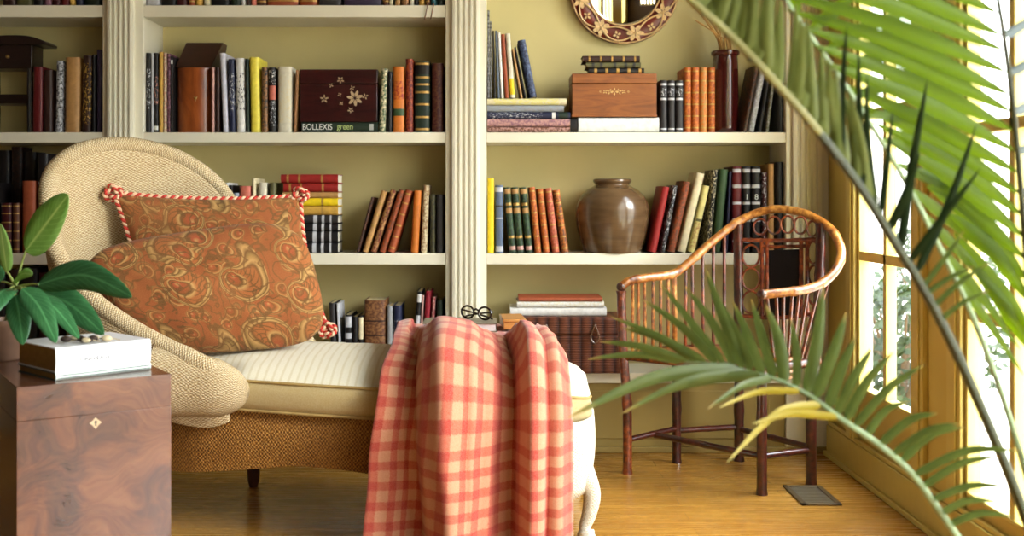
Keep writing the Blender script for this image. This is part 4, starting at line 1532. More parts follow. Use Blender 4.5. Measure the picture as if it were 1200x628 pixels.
# back and arms: one woven shell
TB = [((-0.74, 3.10, 0.46), (-0.74, 3.13, 0.345)), ((-0.80, 3.09, 0.495), (-0.80, 3.13, 0.325)), ((-0.90, 3.115, 0.540), (-0.90, 3.15, 0.335)), ((-1.03, 3.15, 0.60), (-1.0, 3.2, 0.35)),
      ((-1.165, 3.18, 0.69), (-1.06, 3.26, 0.35)), ((-1.27, 3.22, 0.81), (-1.10, 3.32, 0.35)), ((-1.315, 3.27, 0.95), (-1.12, 3.38, 0.35)), ((-1.327, 3.32, 1.035), (-1.13, 3.43, 0.35)),
      ((-1.295, 3.385, 1.10), (-1.13, 3.48, 0.35)), ((-1.235, 3.46, 1.133), (-1.12, 3.53, 0.35)), ((-1.155, 3.55, 1.140), (-1.11, 3.58, 0.35)), ((-1.055, 3.65, 1.112), (-1.08, 3.64, 0.35)),
      ((-0.96, 3.73, 1.045), (-1.03, 3.7, 0.35)), ((-0.89, 3.79, 0.945), (-0.97, 3.75, 0.35)), ((-0.8, 3.83, 0.75), (-0.88, 3.79, 0.35)), ((-0.7, 3.84, 0.56), (-0.78, 3.80, 0.35)), ((-0.6, 3.82, 0.42), (-0.66, 3.80, 0.35))]
T_ = catmull([p for p, _ in TB], 4)
B_ = catmull([p for _, p in TB], 4)
m = MB()
rows, uvs = [], []
acc = 0
cen = Vector((-0.72, 3.5, 0))
nv = 20
for i, (tp, bp) in enumerate(zip(T_, B_)):
    if i:
        acc += ((tp - T_[i - 1]).length + (bp - B_[i - 1]).length) / 2
    out = (bp - cen); out.z = 0
    out.normalize()
    r_, u_ = [], []
    hgt = (tp - bp).length
    for j in range(nv + 1):
        v = j / nv
        p = bp.lerp(tp, v) + out * (0.05 * math.sin(PI * v) * min(1, hgt / 0.5))
        r_.append(p); u_.append((acc, v * hgt))
    rows.append(r_); uvs.append(u_)
m.grid(rows, uvs)
sh = cpart(m, 'back_shell', W_PALE, sharp=80, fix=True, solid=0.042, offset=0, subsurf=1)
# rolled rim of the shell
m = MB()
m.tube(T_, [0.030 if i < 8 else 0.026 for i in range(len(T_))], 10)
cpart(m, 'rolled_rim', W_PALE, sh)
# padded arm front
m = MB()
rows, uvs = [], []
for i in range(25):
    v = math.sin(PI / 2 * i / 24)
    x = -0.95 + 0.272 * v
    rr = 0.066 * max(0.0008, 1 - max(0, (v - 0.55) / 0.45) ** 2.2) ** 0.5
    zc = 0.456 - 0.03 * v
    hz_ = (0.098 - 0.022 * v) * rr / 0.066
    row, uvr = [], []
    for k in range(18):
        a = 2 * PI * k / 18
        row.append((x, 3.11 - 0.015 * v + rr * 0.8 * math.cos(a), zc + hz_ * math.sin(a)))
        uvr.append((x, a * 0.08))
    rows.append(row); uvs.append(uvr)
ids = m.grid(rows, uvs, 0, True)
m.face(ids[0]); m.face(ids[-1])
cpart(m, 'arm_front', W_PALE, sharp=80)

LEGW = wood('dark_leg_wood', rgb(52, 22, 12), rgb(86, 40, 22), None, (4, 4, 1), 6, 0.35, 0.3)
for (x, y) in ((-0.797, 3.70), (-1.0, 3.36)):
    m = MB()
    m.tube([(x, y, 0.0), (x, y, 0.02), (x, y, 0.08), (x, y, 0.2)], [0.014, 0.02, 0.024, 0.026], 12)
    cpart(m, 'leg', LEGW)
for (x, y, sg) in ((0.25, 3.135, -1), (0.25, 3.62, 1)):
    m = MB()
    pts = catmull([(x - 0.01, y, 0.25), (x + 0.02, y, 0.18), (x + 0.038, y, 0.125), (x + 0.03, y + 0.002 * sg, 0.07), (x + 0.018, y + 0.004 * sg, 0.035), (x + 0.022, y + 0.01 * sg, 0.014)], 4)
    nn = len(pts)
    m.tube(pts, [0.034 - 0.017 * min(1, i / (nn * 0.75)) + (0.008 if i > nn * 0.85 else 0) for i in range(nn)], 12)
    m.blob((x + 0.024, y + 0.012 * sg, 0.013), 0.024, 12, 6, (1, 1, 0.54))
    cpart(m, 'scroll_leg', W_SUN)

# ------------------------------------------------------------------ cushions


def pillow(root, nm, corners, thick, mat, pinch=0.05, sag=0.0, seed=1, rnd=0.0):
    """corners TL, TR, BR, BL in space; returns edge loop of points"""
    TL, TR, BR, BL = corners
    nrm = (TR - TL).cross(BL - TL).normalized()     # towards the room
    if nrm.y > 0:
        nrm = -nrm
    n_ = 36
    loc = root.location

    def surf(u, v, side):
        # u, v in [-1,1]; concave sides, full middle
        uu = u * (1 - pinch * (1 - v * v) * abs(u))
        vv = v * (1 - pinch * (1 - u * u) * abs(v))
        k_ = 1 - rnd * (u * u * v * v) ** 1.6
        uu, vv = uu * k_, vv * k_
        a, b = (uu + 1) / 2, (vv + 1) / 2
        p = TL.lerp(TR, a).lerp(BL.lerp(BR, a), b)
        t_ = thick * (max(0, (1 - u * u)) * max(0, (1 - v * v))) ** 0.42
        wr = noise.noise(Vector((u * 2.4 + seed, v * 2.4, seed))) * 0.012 + noise.noise(Vector((u * 6 + seed, v * 5, seed * 2))) * 0.004
        ed = (1 - max(abs(u), abs(v)) ** 6)
        return p + nrm * (side * t_ + wr * ed) + Vector((0, 0, -sag * t_))
    m = MB()
    W, Hh = (TR - TL).length, (BL - TL).length
    for side in (1, -1):
        rows = [[surf(-1 + 2 * i / n_, -1 + 2 * j / n_, side) - loc for i in range(n_ + 1)] for j in range(n_ + 1)]
        uvs = [[(i / n_ * W, j / n_ * Hh) for i in range(n_ + 1)] for j in range(n_ + 1)]
        m.grid(rows, uvs)
    m.build(nm, mat, root, sharp=180)
    loop = []
    for k in range(n_): loop.append(surf(-1 + 2 * k / n_, -1, 0) - loc)
    for k in range(n_): loop.append(surf(1, -1 + 2 * k / n_, 0) - loc)
    for k in range(n_): loop.append(surf(1 - 2 * k / n_, 1, 0) - loc)
    for k in range(n_): loop.append(surf(-1, 1 - 2 * k / n_, 0) - loc)
    return loop, nrm


ROPE_R = simple('rope_red', rgb(196, 66, 56), 0.8, 0.2, var=0.2, scale=200)
ROPE_C = simple('rope_cream', rgb(236, 196, 160), 0.8, 0.2, var=0.15, scale=200)


def rope(name, pts, parent, r=0.0068, pitch=0.026, closed=True):
    pts = [Vector(p) for p in pts]
    if closed:
        pts = pts + [pts[0]]
    # resample
    out, acc = [pts[0]], 0
    for a, b in zip(pts, pts[1:]):
        d = (b - a).length
        n_ = max(1, int(d / 0.0035))
        for k in range(1, n_ + 1):
            out.append(a.lerp(b, k / n_))
    m = MB()
    for mi, ph in ((0, 0), (1, PI)):
        path, dist = [], 0
        for i, p in enumerate(out):
            t_ = (out[min(i + 1, len(out) - 1)] - out[max(i - 1, 0)]).normalized()
            s_ = t_.cross(Vector((0.3, 1, 0.1))).normalized()
            u_ = s_.cross(t_)
            if i:
                dist += (p - out[i - 1]).length
            a = ph + 2 * PI * dist / pitch
            path.append(p + (s_ * math.cos(a) + u_ * math.sin(a)) * r * 0.62)
        m.tube(path, r * 0.72, 6, mi)
    return m.build(name, [ROPE_R, ROPE_C], parent)


def knot(parent, c, r=0.02):
    pts = []
    for k in range(34):
        a = 2 * PI * k / 34
        pts.append(c + Vector(((1 + 0.35 * math.cos(3 * a)) * r * math.cos(2 * a), 0.010 * math.sin(3 * a) - 0.006, (1 + 0.35 * math.cos(3 * a)) * r * math.sin(2 * a) * 0.9)))
    return rope('corner_knot', pts, parent, 0.0065, 0.024)


t = thing('cushion', 'rust paisley cushion edged with red and cream twisted rope, leaning on the wicker back', 'cushion', (-0.85, 3.45, 0.5))
cs = [P(133, 226, 3.46), P(352, 229, 3.64), P(384, 386, 3.56), P(170, 391, 3.42)]
loop, nr = pillow(t, 'cover', cs, 0.055, PAIS2, 0.07, seed=2.2)
rope('rope_trim', loop, t)
for c in cs:
    knot(t, c - t.location)
t = thing('cushion', 'rust paisley cushion without rope, slumped in front of the roped one', 'cushion', (-0.85, 3.3, 0.5))
cs = [P(82, 292, 3.27), P(352, 252, 3.43), P(390, 403, 3.36), P(174, 418, 3.25)]
loop, nr = pillow(t, 'cover', cs, 0.07, PAIS1, -0.01, seed=5.1, rnd=0.17)

# ------------------------------------------------------------------ throw
t = thing('throw_blanket', 'coral and cream checked throw draped over the chaise seat down to the floor', 'throw', (-0.06, 3.0, 0))
PATH = [(3.66, 0.500), (3.58, 0.548), (3.5, 0.562), (3.36, 0.558), (3.22, 0.535), (3.10, 0.497), (3.03, 0.44), (3.0, 0.36), (2.995, 0.25), (2.99, 0.12), (2.985, 0.022)]
pc = catmull([(0, a, b) for a, b in PATH], 8)
ln = [0]
for a, b in zip(pc, pc[1:]):
    ln.append(ln[-1] + (b - a).length)
tot = ln[-1]
XLE = [(0, -0.30), (0.3, -0.29), (0.45, -0.285), (0.6, -0.305), (0.8, -0.33), (1, -0.345)]
XRE = [(0, 0.135), (0.25, 0.155), (0.42, 0.188), (0.55, 0.212), (0.7, 0.218), (1, 0.218)]
DF = [(0, 0.012), (0.12, 0.004), (0.22, -0.012), (0.30, -0.04), (0.345, 0.075), (0.41, 0.135), (0.52, 0.105), (0.60, 0.06), (0.66, 0.0), (0.70, -0.035), (0.735, 0.04), (0.78, 0.11), (0.84, 0.10), (0.89, 0.06), (0.94, 0.075), (1.0, 0.0)]
NU = 72
rows, uvs = [], []
for i, p in enumerate(pc):
    v = ln[i] / tot
    nx = pc[min(i + 1, len(pc) - 1)] - pc[max(i - 1, 0)]
    nrm = Vector((0, nx.z, -nx.y)).normalized()
    if nrm.z < -0.2 or (abs(nrm.z) < 0.3 and nrm.y > 0):
        nrm = -nrm
    xl, xr = interp(v, XLE), interp(v, XRE)
    amp = interp(v, [(0, 0.05), (0.26, 0.08), (0.36, 0.26), (0.46, 0.62), (0.6, 0.95), (1, 1.15)])
    sh_ = 0.34 * (1 - v) ** 0.9
    r_, u_ = [], []
    for j in range(NU + 1):
        u = j / NU
        D = max(-0.022, interp(u + sh_ * max(0, 1 - u / 0.66), DF) * amp)
        D += noise.noise(Vector((u * 5, v * 4, 3.3))) * 0.012 * (0.5 + v)
        base = interp(v, [(0, 0.010), (0.3, 0.012), (0.42, 0.026), (1, 0.026)])
        q_ = Vector((xl + (xr - xl) * u + 0.012 * math.sin(u * 19) * v, p.y, p.z)) + nrm * (D + base)
        if -0.25 < q_.x < 0.15 and q_.y > 3.29:
            q_.z = min(q_.z, 0.554)
        if q_.z < 0.006:
            q_.z = 0.006
        r_.append(q_ - t.location)
        u_.append((u * 0.62, ln[i]))
    rows.append(r_); uvs.append(u_)
m = MB()
m.grid(rows, uvs)
m.build('cloth', CHECK, t, sharp=180, solid=0.005, offset=1)
m = MB()
for j in range(0, NU + 1):
    for r_i in (-1,):
        p = rows[r_i][j] if False else Vector(rows[-1][j])
        m.tube([p + Vector((0, 0, 0.004)), p + Vector((0.001, -0.004, -0.006)), p + Vector((0.003, -0.008, -0.016))], 0.0012, 5)
fr = m.build('fringe', CHECK, t)

# book, glasses and little wooden box on the throw
bt = make_book('grey covered book lying on the checked throw, page edges facing the room', simple('taupe_cover', rgb(132, 122, 100), 0.45, 0.4, var=0.1), 0.026, 0.225, 0.17, pages=simple('mauve_white_pages', rgb(226, 216, 214), 0.8, 0.2, var=0.1))
bt.rotation_euler = (0, PI / 2, 0.0)
R_ = Matrix.Rotation(math.radians(0), 4, 'Z') @ Matrix.Rotation(math.radians(180), 4, 'Z') @ Matrix.Rotation(PI / 2, 4, 'Y')
bt.rotation_euler = R_.to_euler()
pB = P(512, 397, 3.33)
bt.location = (0.018, 3.33 + 0.17, 0.578)
ztop = 0.578 + 0.0135
sp = thing('eyeglasses', 'dark rimmed folded eyeglasses resting on the book on the throw', 'glasses', (-0.045, 3.42, ztop + 0.0045))
sp.rotation_euler = (0, 0, math.radians(-38))
tort = simple('tortoiseshell', rgb(42, 26, 16), 0.2, 0.6, var=0.5, scale=80)
m = MB()
for sx in (-1, 1):
    pts = [(sx * 0.034 + 0.025 * math.cos(2 * PI * k / 24), 0.0, 0.018 + 0.019 * math.sin(2 * PI * k / 24)) for k in range(25)]
    m.tube(pts, 0.0032, 8)
m.tube(catmull([(-0.010, 0, 0.024), (0, -0.001, 0.029), (0.010, 0, 0.024)], 5), 0.003, 8)
m.build('rims', tort, sp)
for sx in (-1, 1):
    m = MB()
    m.lathe([(0.0005, -0.0008), (0.024, -0.0006), (0.024, 0.0006), (0.0005, 0.0008)], 24, (sx * 0.034, 0, 0.0), axis='y')
    m.v = [(a, b, 0.018 + c * 0.78) for a, b, c in m.v]
    m.build('lens', GLASS, sp)
    m = MB()
    m.tube(catmull([(sx * 0.060, 0.0, 0.024), (sx * 0.056, 0.008, 0.022), (0.0, 0.012 + 0.006 * sx, 0.014), (-sx * 0.05, 0.014 + 0.006 * sx, 0.004), (-sx * 0.058, 0.012 + 0.006 * sx, 0.001)], 5), 0.0028, 8)
    m.build('temple', tort, sp)
wb = thing('wooden_box', 'flat honey coloured wooden box beside the book on the throw', 'box', (0.05, 3.46, 0.565))
hw = wood('honey_wood', rgb(176, 112, 50), rgb(214, 150, 80), None, (1, 6, 6), 5, 0.4, 0.2)
wb.location = (0.068, 3.38, 0.566)
wb.rotation_euler = (0, 0, math.radians(4))
m = MB()
m.box((-0.028, 0, 0.0), (0.04, 0.16, 0.022))
m.build('tray', hw, wb, bevel=0.002)
m = MB()
m.box((-0.030, -0.002, 0.0225), (0.042, 0.162, 0.032))
m.build('lid', hw, wb, bevel=0.003)

# ------------------------------------------------------------------ burl box at the left, with books and plant
HB = 0.56
A = Vector((-1.027, 2.385, 0))
E1 = Vector((0.845, 0.537, 0)).normalized()
E2 = Vector((-E1.y, E1.x, 0))
WB_, DB_ = 0.335, 0.60
angb = math.atan2(E1.y, E1.x)
t = thing('burl_box', 'polished burl wood box standing at the near left as a side table', 'box', A)
t.rotation_euler = (0, 0, angb)
m = MB()
m.box((0, 0, 0), (WB_, DB_, HB - 0.075))
bo = m.build('body', BURL, t, bevel=0.001)
m = MB()
m.box((0, 0, HB - 0.0748), (WB_, DB_, HB))
m.build('lid', BURL, t, bevel=0.001)
m = MB()
kx, kz = 0.165, 0.465
pts = [(0.0, 0.012), (0.006, 0.006), (0.013, 0.0), (0.006, -0.006), (0.0, -0.014), (-0.006, -0.006), (-0.013, 0.0), (-0.006, 0.006)]
ids = [[m.vert((kx + a, y_, kz + b)) for a, b in pts] for y_ in (-0.0012, 0.001)]
m.face(ids[0]); m.face(ids[1])
for k in range(8):
    m.face((ids[0][k], ids[0][(k + 1) % 8], ids[1][(k + 1) % 8], ids[1][k]))
es = m.build('escutcheon', simple('bone_inlay', rgb(206, 178, 140), 0.35), bo, smooth=False)
m = MB()
m.lathe([(0.0005, -0.0018), (0.0032, -0.0018), (0.0032, 0.0)], 12, (kx, 0, kz + 0.002), axis='y')
m.box((kx - 0.0015, -0.0018, kz - 0.007), (kx + 0.0015, 0.0, kz + 0.001))
m.build('keyhole', BLACKM, es, smooth=False)

GREY_D = simple('grey_green_board', rgb(70, 88, 84), 0.5)
bw = make_book('thin white and green book under the thick white one on the burl box', GREY_D, 0.0175, 0.232, 0.2, extra=[(0.0, 1.0, simple('spine_offwhite', rgb(214, 222, 214), 0.5), 0)], pages=DPAGES)
a38 = math.radians(46)
c1 = Vector((-0.972, 2.462, HB))
bw.rotation_euler = (0, PI / 2, a38)
bw.location = c1 + Vector((0, 0, 0.009))
for k in range(2):
    m = MB()
    m.box((-0.0035 + k * 0.0065, -0.0006, 0.004), (-0.0015 + k * 0.0065, 0.001, 0.229))
    m.build('spine_line', GREY_D, bw, smooth=False)
wh = make_book('thick white book with faint grey lettering on top of the pile on the burl box', simple('white_jacket', rgb(236, 238, 240), 0.35, 0.5, var=0.02), 0.055, 0.232, 0.205, pages=DPAGES, rnd=0.08)
wh.rotation_euler = (0, PI / 2, a38)
wh.location = c1 + Vector((0.0, 0.0, 0.0185 + 0.0275))
tx = text_mesh('lettering', 'UNIVERSE', 0.0135, simple('pale_grey_ink', rgb(120, 120, 124), 0.5), wh)
tx.rotation_euler = (PI / 2, -PI / 2, 0)
tx.location = (0.008, -0.0006, 0.055)
tx.scale = (1.25, 1, 1)
# dried sprig on that book
ds = thing('dried_seed_heads', 'small heap of dried cream and dark seed heads on the thick white book', 'seed heads', c1 + E1 * 0.075 + E2 * 0.07 + Vector((0, 0, 0.0762)))
rnd = random.Random(5)
for k in range(9):
    m = MB()
    cx_, cy_ = rnd.uniform(-0.045, 0.055), rnd.uniform(-0.02, 0.02)
    m.blob((cx_, cy_, 0.006), 0.007 + 0.002 * rnd.random(), 8, 5, (1.5, 0.9, 0.85))
    m.tube([(cx_, cy_, 0.006), (cx_ + 0.012, cy_ + 0.006, 0.005), (cx_ + 0.03, cy_ + 0.004, 0.0025)], [0.002, 0.0014, 0.001], 5)
    m.build('seed_head', simple('seed_cream', rgb(206, 188, 150), 0.6) if k % 2 else simple('seed_dark', rgb(60, 44, 34), 0.6), ds)

# broad-leaved plant in a pot
pl = thing('potted_plant', 'glossy broad-leaved plant in a brown pot behind the white book', 'plant', (-1.235, 2.79, HB))
o0 = pl.location.copy()
m = MB()
m.lathe([(0.036, 0), (0.04, 0.004), (0.052, 0.085), (0.056, 0.09), (0.056, 0.104), (0.050, 0.104), (0.047, 0.09), (0.044, 0.085)], 28)
m.build('pot', simple('brown_glazed_pot', rgb(120, 92, 74), 0.3, 0.5, coat=0.3), pl, sharp=50)
m = MB()
m.lathe([(0.0005, 0.088), (0.046, 0.086), (0.044, 0.07)], 24)
m.build('soil', simple('potting_soil', rgb(40, 28, 20), 0.9, 0.1, var=0.4), pl)


def blade(mb, pts, width, wdir, fold=0.25, n_=14, prof=None, curl=0.0):
    """leaf blade along a smooth midrib; wdir = direction of half width"""
    cur = catmull(pts, n_ // max(1, len(pts) - 1) + 2)
    N_ = len(cur)
    rows, uvs = [], []
    for i, p in enumerate(cur):
        v = i / (N_ - 1)
        t_ = (cur[min(i + 1, N_ - 1)] - cur[max(i - 1, 0)]).normalized()
        w_ = (wdir - t_ * wdir.dot(t_)).normalized()
        nrm = t_.cross(w_).normalized()
        hw_ = width * (prof(v) if prof else math.sin(PI * min(1, v ** 0.8)) ** 0.75)
        r_, u_ = [], []
        for k in (-1, -0.5, 0, 0.5, 1):
            r_.append(p + w_ * hw_ * k * (1 - 0.12 * fold * abs(k)) + nrm * (hw_ * fold * (abs(k) - 0.0) ** 1.3 - curl * k * k * hw_))
            u_.append(((k + 1) / 2, v))
        rows.append(r_); uvs.append(u_)
    mb.grid(rows, uvs)


LV = [  # base px, tip px, depth base/tip, half width, sag, width roll, young?
    ((30, 294), (80, 228), 2.62, 2.56, 0.052, 0.00, 0.25, 1),
    ((45, 333), (155, 348), 2.58, 2.44, 0.036, 0.035, -0.1, 0),
    ((40, 340), (122, 392), 2.62, 2.52, 0.036, 0.02, 0.1, 0),
    ((36, 345), (93, 397), 2.56, 2.50, 0.024, 0.02, 0.6, 0),
    ((26, 338), (66, 402), 2.50, 2.42, 0.028, 0.02, 0.3, 0),
    ((18, 346), (27, 404), 2.52, 2.46, 0.028, 0.01, 0.2, 0),
    ((12, 338), (-14, 372), 2.54, 2.42, 0.034, 0.02, 0.2, 0),
    ((16, 330), (38, 322), 2.52, 2.46, 0.016, 0.01, 0.5, 1),
    ((8, 318), (0, 262), 2.6, 2.56, 0.022, 0.0, 0.3, 1),
    ((2, 330), (-40, 290), 2.7, 2.72, 0.04, 0.0, 0.3, 0),
]
soil_c = Vector((0, 0, 0.088))
for (b0, t0, Y0, Y1, hw_, sag, roll, young) in LV:
    pb, pt = P(b0[0], b0[1], Y0) - o0, P(t0[0], t0[1], Y1) - o0
    mid = pb.lerp(pt, 0.5) + Vector((0, 0, sag))
    d_ = (pt - pb).normalized()
    view = Vector((0, -1, 0.25))
    wd = d_.cross(view).normalized()
    wd = (wd + view * roll).normalized()
    m = MB()
    blade(m, [pb, mid, pt], hw_, wd, 0.22, 18, curl=0.18)
    lf = m.build('leaf', LEAF_L if young else LEAF_B, pl, sharp=180, solid=0.0006, fix=False)
    m = MB()
    hub = P(18, 338, 2.66) - o0
    pts = catmull([soil_c * 0.9, hub.lerp(soil_c, 0.35), hub, hub.lerp(pb, 0.6) + Vector((0, 0, 0.004)), pb], 5)
    m.tube(pts, [0.0042 - 0.002 * i / len(pts) for i in range(len(pts))], 8)
    m.build('stalk', simple('plant_stalk', rgb(140, 156, 84), 0.5), lf)

# ------------------------------------------------------------------ rattan chair
F1, F2 = Vector((0.4775, 3.874, 0)), Vector((0.887, 3.60, 0))
S1, S2, BK = Vector((0.682, 4.036, 0)), Vector((1.085, 3.724, 0)), Vector((0.916, 4.06, 0))
rc = thing('rattan_armchair', 'rattan armchair with a horseshoe arm rail in the corner by the window', 'chair', (0.8, 3.85, 0))
o0 = rc.location.copy()


def cp(mb, name, mat, parent=rc, **kw):
    o = mb.build(name, mat, None, loc=tuple(o0), **kw)
    o.location = (0, 0, 0)
    o.parent = parent
    return o


def cane(mb, pts, r, nodes=4, seg=10):
    """bamboo-like pole with swollen joints"""
    cur = catmull(pts, 8)
    rs = []
    n_ = len(cur)
    for i in range(n_):
        ph = (i / (n_ - 1) * nodes) % 1.0
        rs.append(r * (1 + 0.16 * math.exp(-((min(ph, 1 - ph)) / 0.06) ** 2)))
    mb.tube(cur, rs, seg)


SEATZ = 0.415
rail = [P(728, 336, 3.876), P(738, 329, 3.885), P(760, 325, 3.92), P(788, 321, 3.965), P(806, 309, 3.99), P(836, 282, 4.03), P(868, 258, 4.06), P(898, 246.5, 4.05), P(925, 246, 4.0), P(952, 254, 3.93), P(975, 270, 3.86), P(985.5, 292, 3.79), P(982, 312, 3.73), P(966, 330, 3.68), P(944, 339, 3.645), P(918, 342.5, 3.62), P(893, 345, 3.60)]
m = MB()
cane(m, rail, 0.0155, 11, 12)
ar = cp(m, 'arm_rail', RAT_G)
for c in (rail[0], rail[-1]):
    m = MB()
    m.blob(tuple(c), 0.0175, 12, 6)
    cp(m, 'end_cap', RAT_D, ar)
railc = catmull(rail, 10)


def on_rail(px):
    """point on the far run of the rail (first half) at image column px, projected with its own depth"""
    best = None
    for p in railc:
        x = CX + p.x * F / p.y
        d_ = abs(x - px)
        if best is None or d_ < best[0]:
            best = (d_, p)
        if p.y < 3.9 and x > 940:
            break
    return best[1]


def near_rail(px):
    best = None
    for p in reversed(railc):
        x = CX + p.x * F / p.y
        d_ = abs(x - px)
        if best is None or d_ < best[0]:
            best = (d_, p)
        if x > 980:
            break
    return best[1]


# legs
top1 = rail[0] - Vector((0, 0, 0.014))
m = MB(); cane(m, [F1 + Vector((0.004, 0, 0)), F1 + Vector((0.002, 0, 0.25)), top1.lerp(F1, 0.3), top1], 0.0165, 3); cp(m, 'leg', RAT_R)
m = MB(); cane(m, [F2, F2 + Vector((0, 0, 0.25)), F2 + Vector((0, 0, SEATZ + 0.02))], 0.0165, 2); cp(m, 'leg', RAT_D)
m = MB(); cane(m, [S1, S1 + Vector((0, 0, 0.2)), S1 + Vector((0, 0, SEATZ))], 0.0165, 2); cp(m, 'leg', RAT_D)
pk = on_rail(866)
m = MB(); cane(m, [BK, BK + Vector((0, 0, 0.25)), BK + Vector((0, 0, SEATZ)), Vector((pk.x, pk.y, pk.z - 0.01))], 0.0175, 4); cp(m, 'leg', RAT_D)
ps = P(962, 262, 3.90)
m = MB(); cane(m, [S2, S2 + Vector((0, 0, 0.25)), Vector((1.12, 3.80, SEATZ)), Vector((1.16, 3.88, 0.7)), ps], 0.0175, 4); cp(m, 'leg', RAT_D)
# stretchers
ZS_ = 0.118
st_mid = F1.lerp(S1, 0.55)
for a, b in ((F1, S1), (S1, BK), (BK, S2), (S2, F2), (st_mid, F2)):
    m = MB()
    cane(m, [a + Vector((0, 0, ZS_)), a.lerp(b, 0.5) + Vector((0, 0, ZS_ + 0.004)), b + Vector((0, 0, ZS_ + 0.008))], 0.0105, 2)
    cp(m, 'stretcher', RAT_D)
# seat: woven panel in a cane rim
ring = [F1, F1.lerp(S1, 0.5) + Vector((-0.01, 0.015, 0)), S1, BK, BK.lerp(S2, 0.5) + Vector((0.03, 0.01, 0)), S2 + Vector((0.02, 0.03, 0)), S2, F2, F2.lerp(F1, 0.5) + Vector((-0.015, -0.02, 0))]
ringc = catmull(ring + [ring[0]], 6)
m = MB()
cane(m, [p + Vector((0, 0, SEATZ)) for p in ring + [ring[0]]], 0.016, 9)
srim = cp(m, 'seat_rim', RAT_R)
cen = sum(ring, Vector()) / len(ring)
m = MB()
rows, uvs = [], []
for k in range(7):
    f_ = 1 - k / 6.3
    rows.append([cen.lerp(p, f_) + Vector((0, 0, SEATZ + 0.008 - 0.012 * (1 - f_))) for p in ringc])
    uvs.append([(cen.lerp(p, f_).x, cen.lerp(p, f_).y) for p in ringc])
ids = m.grid(rows, uvs)
m.face(ids[-1][:-1])
cp(m, 'woven_seat', m_weave('seat_cane', rgb(80, 40, 18), rgb(160, 100, 50), rgb(196, 138, 78), 0.014, 0.014), srim, solid=0.006)
# spindles: far arm
for px in (741, 748, 756, 765, 774, 783, 791, 803, 812, 824, 836, 849):
    tp = on_rail(px)
    f_ = (px - 735) / 130.0
    bq = F1.lerp(S1, min(1, f_ * 2)) if f_ < 0.5 else S1.lerp(BK, f_ * 2 - 1)
    foot = bq + Vector((0, 0, SEATZ))
    foot.x = (px - CX) * foot.y / F
    m = MB()
    cane(m, [tp - Vector((0, 0, 0.008)), tp.lerp(foot, 0.5), foot], 0.0062 if px != 791 else 0.009, 2, 8)
    cp(m, 'spindle', RAT_R if px > 800 else RAT_G)
# spindles: near arm, fanning down to a bound foot
for i, px in enumerate((899, 909, 919, 928, 937, 947, 960, 971)):
    tp = near_rail(px)
    f_ = i / 7
    foot = F2.lerp(S2, 0.25 + 0.6 * f_) + Vector((0, 0, SEATZ))
    m = MB()
    cane(m, [tp - Vector((0, 0, 0.008)), tp.lerp(foot, 0.55), foot], 0.0062, 2, 8)
    cp(m, 'spindle', RAT_R)
# cane binding at the foot of the fan
for k in range(4):
    m = MB()
    c0 = F2.lerp(S2, 0.4) + Vector((0, 0, SEATZ + 0.022 - 0.02 * k))
    dv = (S2 - F2).normalized()
    pts = [c0 + dv * (0.045 * math.cos(2 * PI * a / 16)) + Vector((0.013 * math.sin(2 * PI * a / 16), -0.018 * math.sin(2 * PI * a / 16), 0)) for a in range(17)]
    m.tube(pts, 0.007, 7)
    cp(m, 'cane_binding', RAT_G, srim)
# back panel between the post over BK and the right post


def bp(px, py):
    f_ = (px - 866) / 98.0
    return P(px, py, 4.055 + (3.90 - 4.055) * f_)


bpan = None
m = MB()
cane(m, [bp(867, 281), bp(915, 282), bp(964, 280)], 0.008, 3)
bpan = cp(m, 'back_rail', RAT_R)
m = MB()
cane(m, [bp(867, 370), bp(915, 372), bp(964, 366)], 0.008, 3)
cp(m, 'back_rail', RAT_R)
m = MB()
for px in (893, 899, 939, 946):
    cane(m, [bp(px, 282), bp(px, 330), bp(px, 371)], 0.0075, 2, 8)
cane(m, [bp(893, 289), bp(920, 289), bp(946, 288)], 0.0065, 2, 8)
cp(m, 'splat_frame', RAT_R, bpan)
m = MB()
a, b, c, d = bp(900, 293), bp(938, 292), bp(938, 371), bp(900, 371)
rows = [[a, b], [d, c]]
m.grid(rows)
cp(m, 'splat_panel', BLACKP, bpan, solid=0.006, smooth=False)


def ringat(mb, px, py, rx, rz):
    pts = []
    for k in range(21):
        a = 2 * PI * k / 20
        pts.append(bp(px + rx * math.cos(a), py + rz * math.sin(a)))
    mb.tube(pts, 0.0042, 7)


m = MB()
for (px, py, rx, rz) in ((880, 300, 10, 13), (953, 296, 6.5, 13), (954, 322, 6.5, 11), (880, 327, 10, 13), (880, 354, 10, 13), (954, 346, 6.5, 11), (891, 266, 8, 9), (907, 264, 8, 10), (923, 263, 8, 10), (938, 264, 7.5, 10), (952, 268, 6, 9)):
    ringat(m, px, py, rx, rz)
cp(m, 'cane_ring', RAT_R, bpan)

# ------------------------------------------------------------------ floor register
t = thing('floor_vent', 'metal floor register set in the boards below the window', 'vent', (1.045, 3.585, 0))
m = MB()
w2, h2 = 0.064, 0.115
vm = simple('bronze_register', rgb(110, 92, 64), 0.4, 0.5, metal=0.5)
m.box((-w2, -h2, 0), (w2, -h2 + 0.018, 0.006)); m.box((-w2, h2 - 0.018, 0), (w2, h2, 0.006))
m.box((-w2, -h2, 0), (-w2 + 0.018, h2, 0.006)); m.box((w2 - 0.018, -h2, 0), (w2, h2, 0.006))
m.build('frame', vm, t, bevel=0.002)
m = MB()
for k in range(14):
    y = -h2 + 0.024 + k * (2 * h2 - 0.048) / 13
    m.box((-w2 + 0.016, y - 0.004, 0.0), (w2 - 0.016, y + 0.003, 0.004))
m.build('slats', simple('grey_slats', rgb(140, 128, 104), 0.4, 0.5, metal=0.4), t)
m = MB()
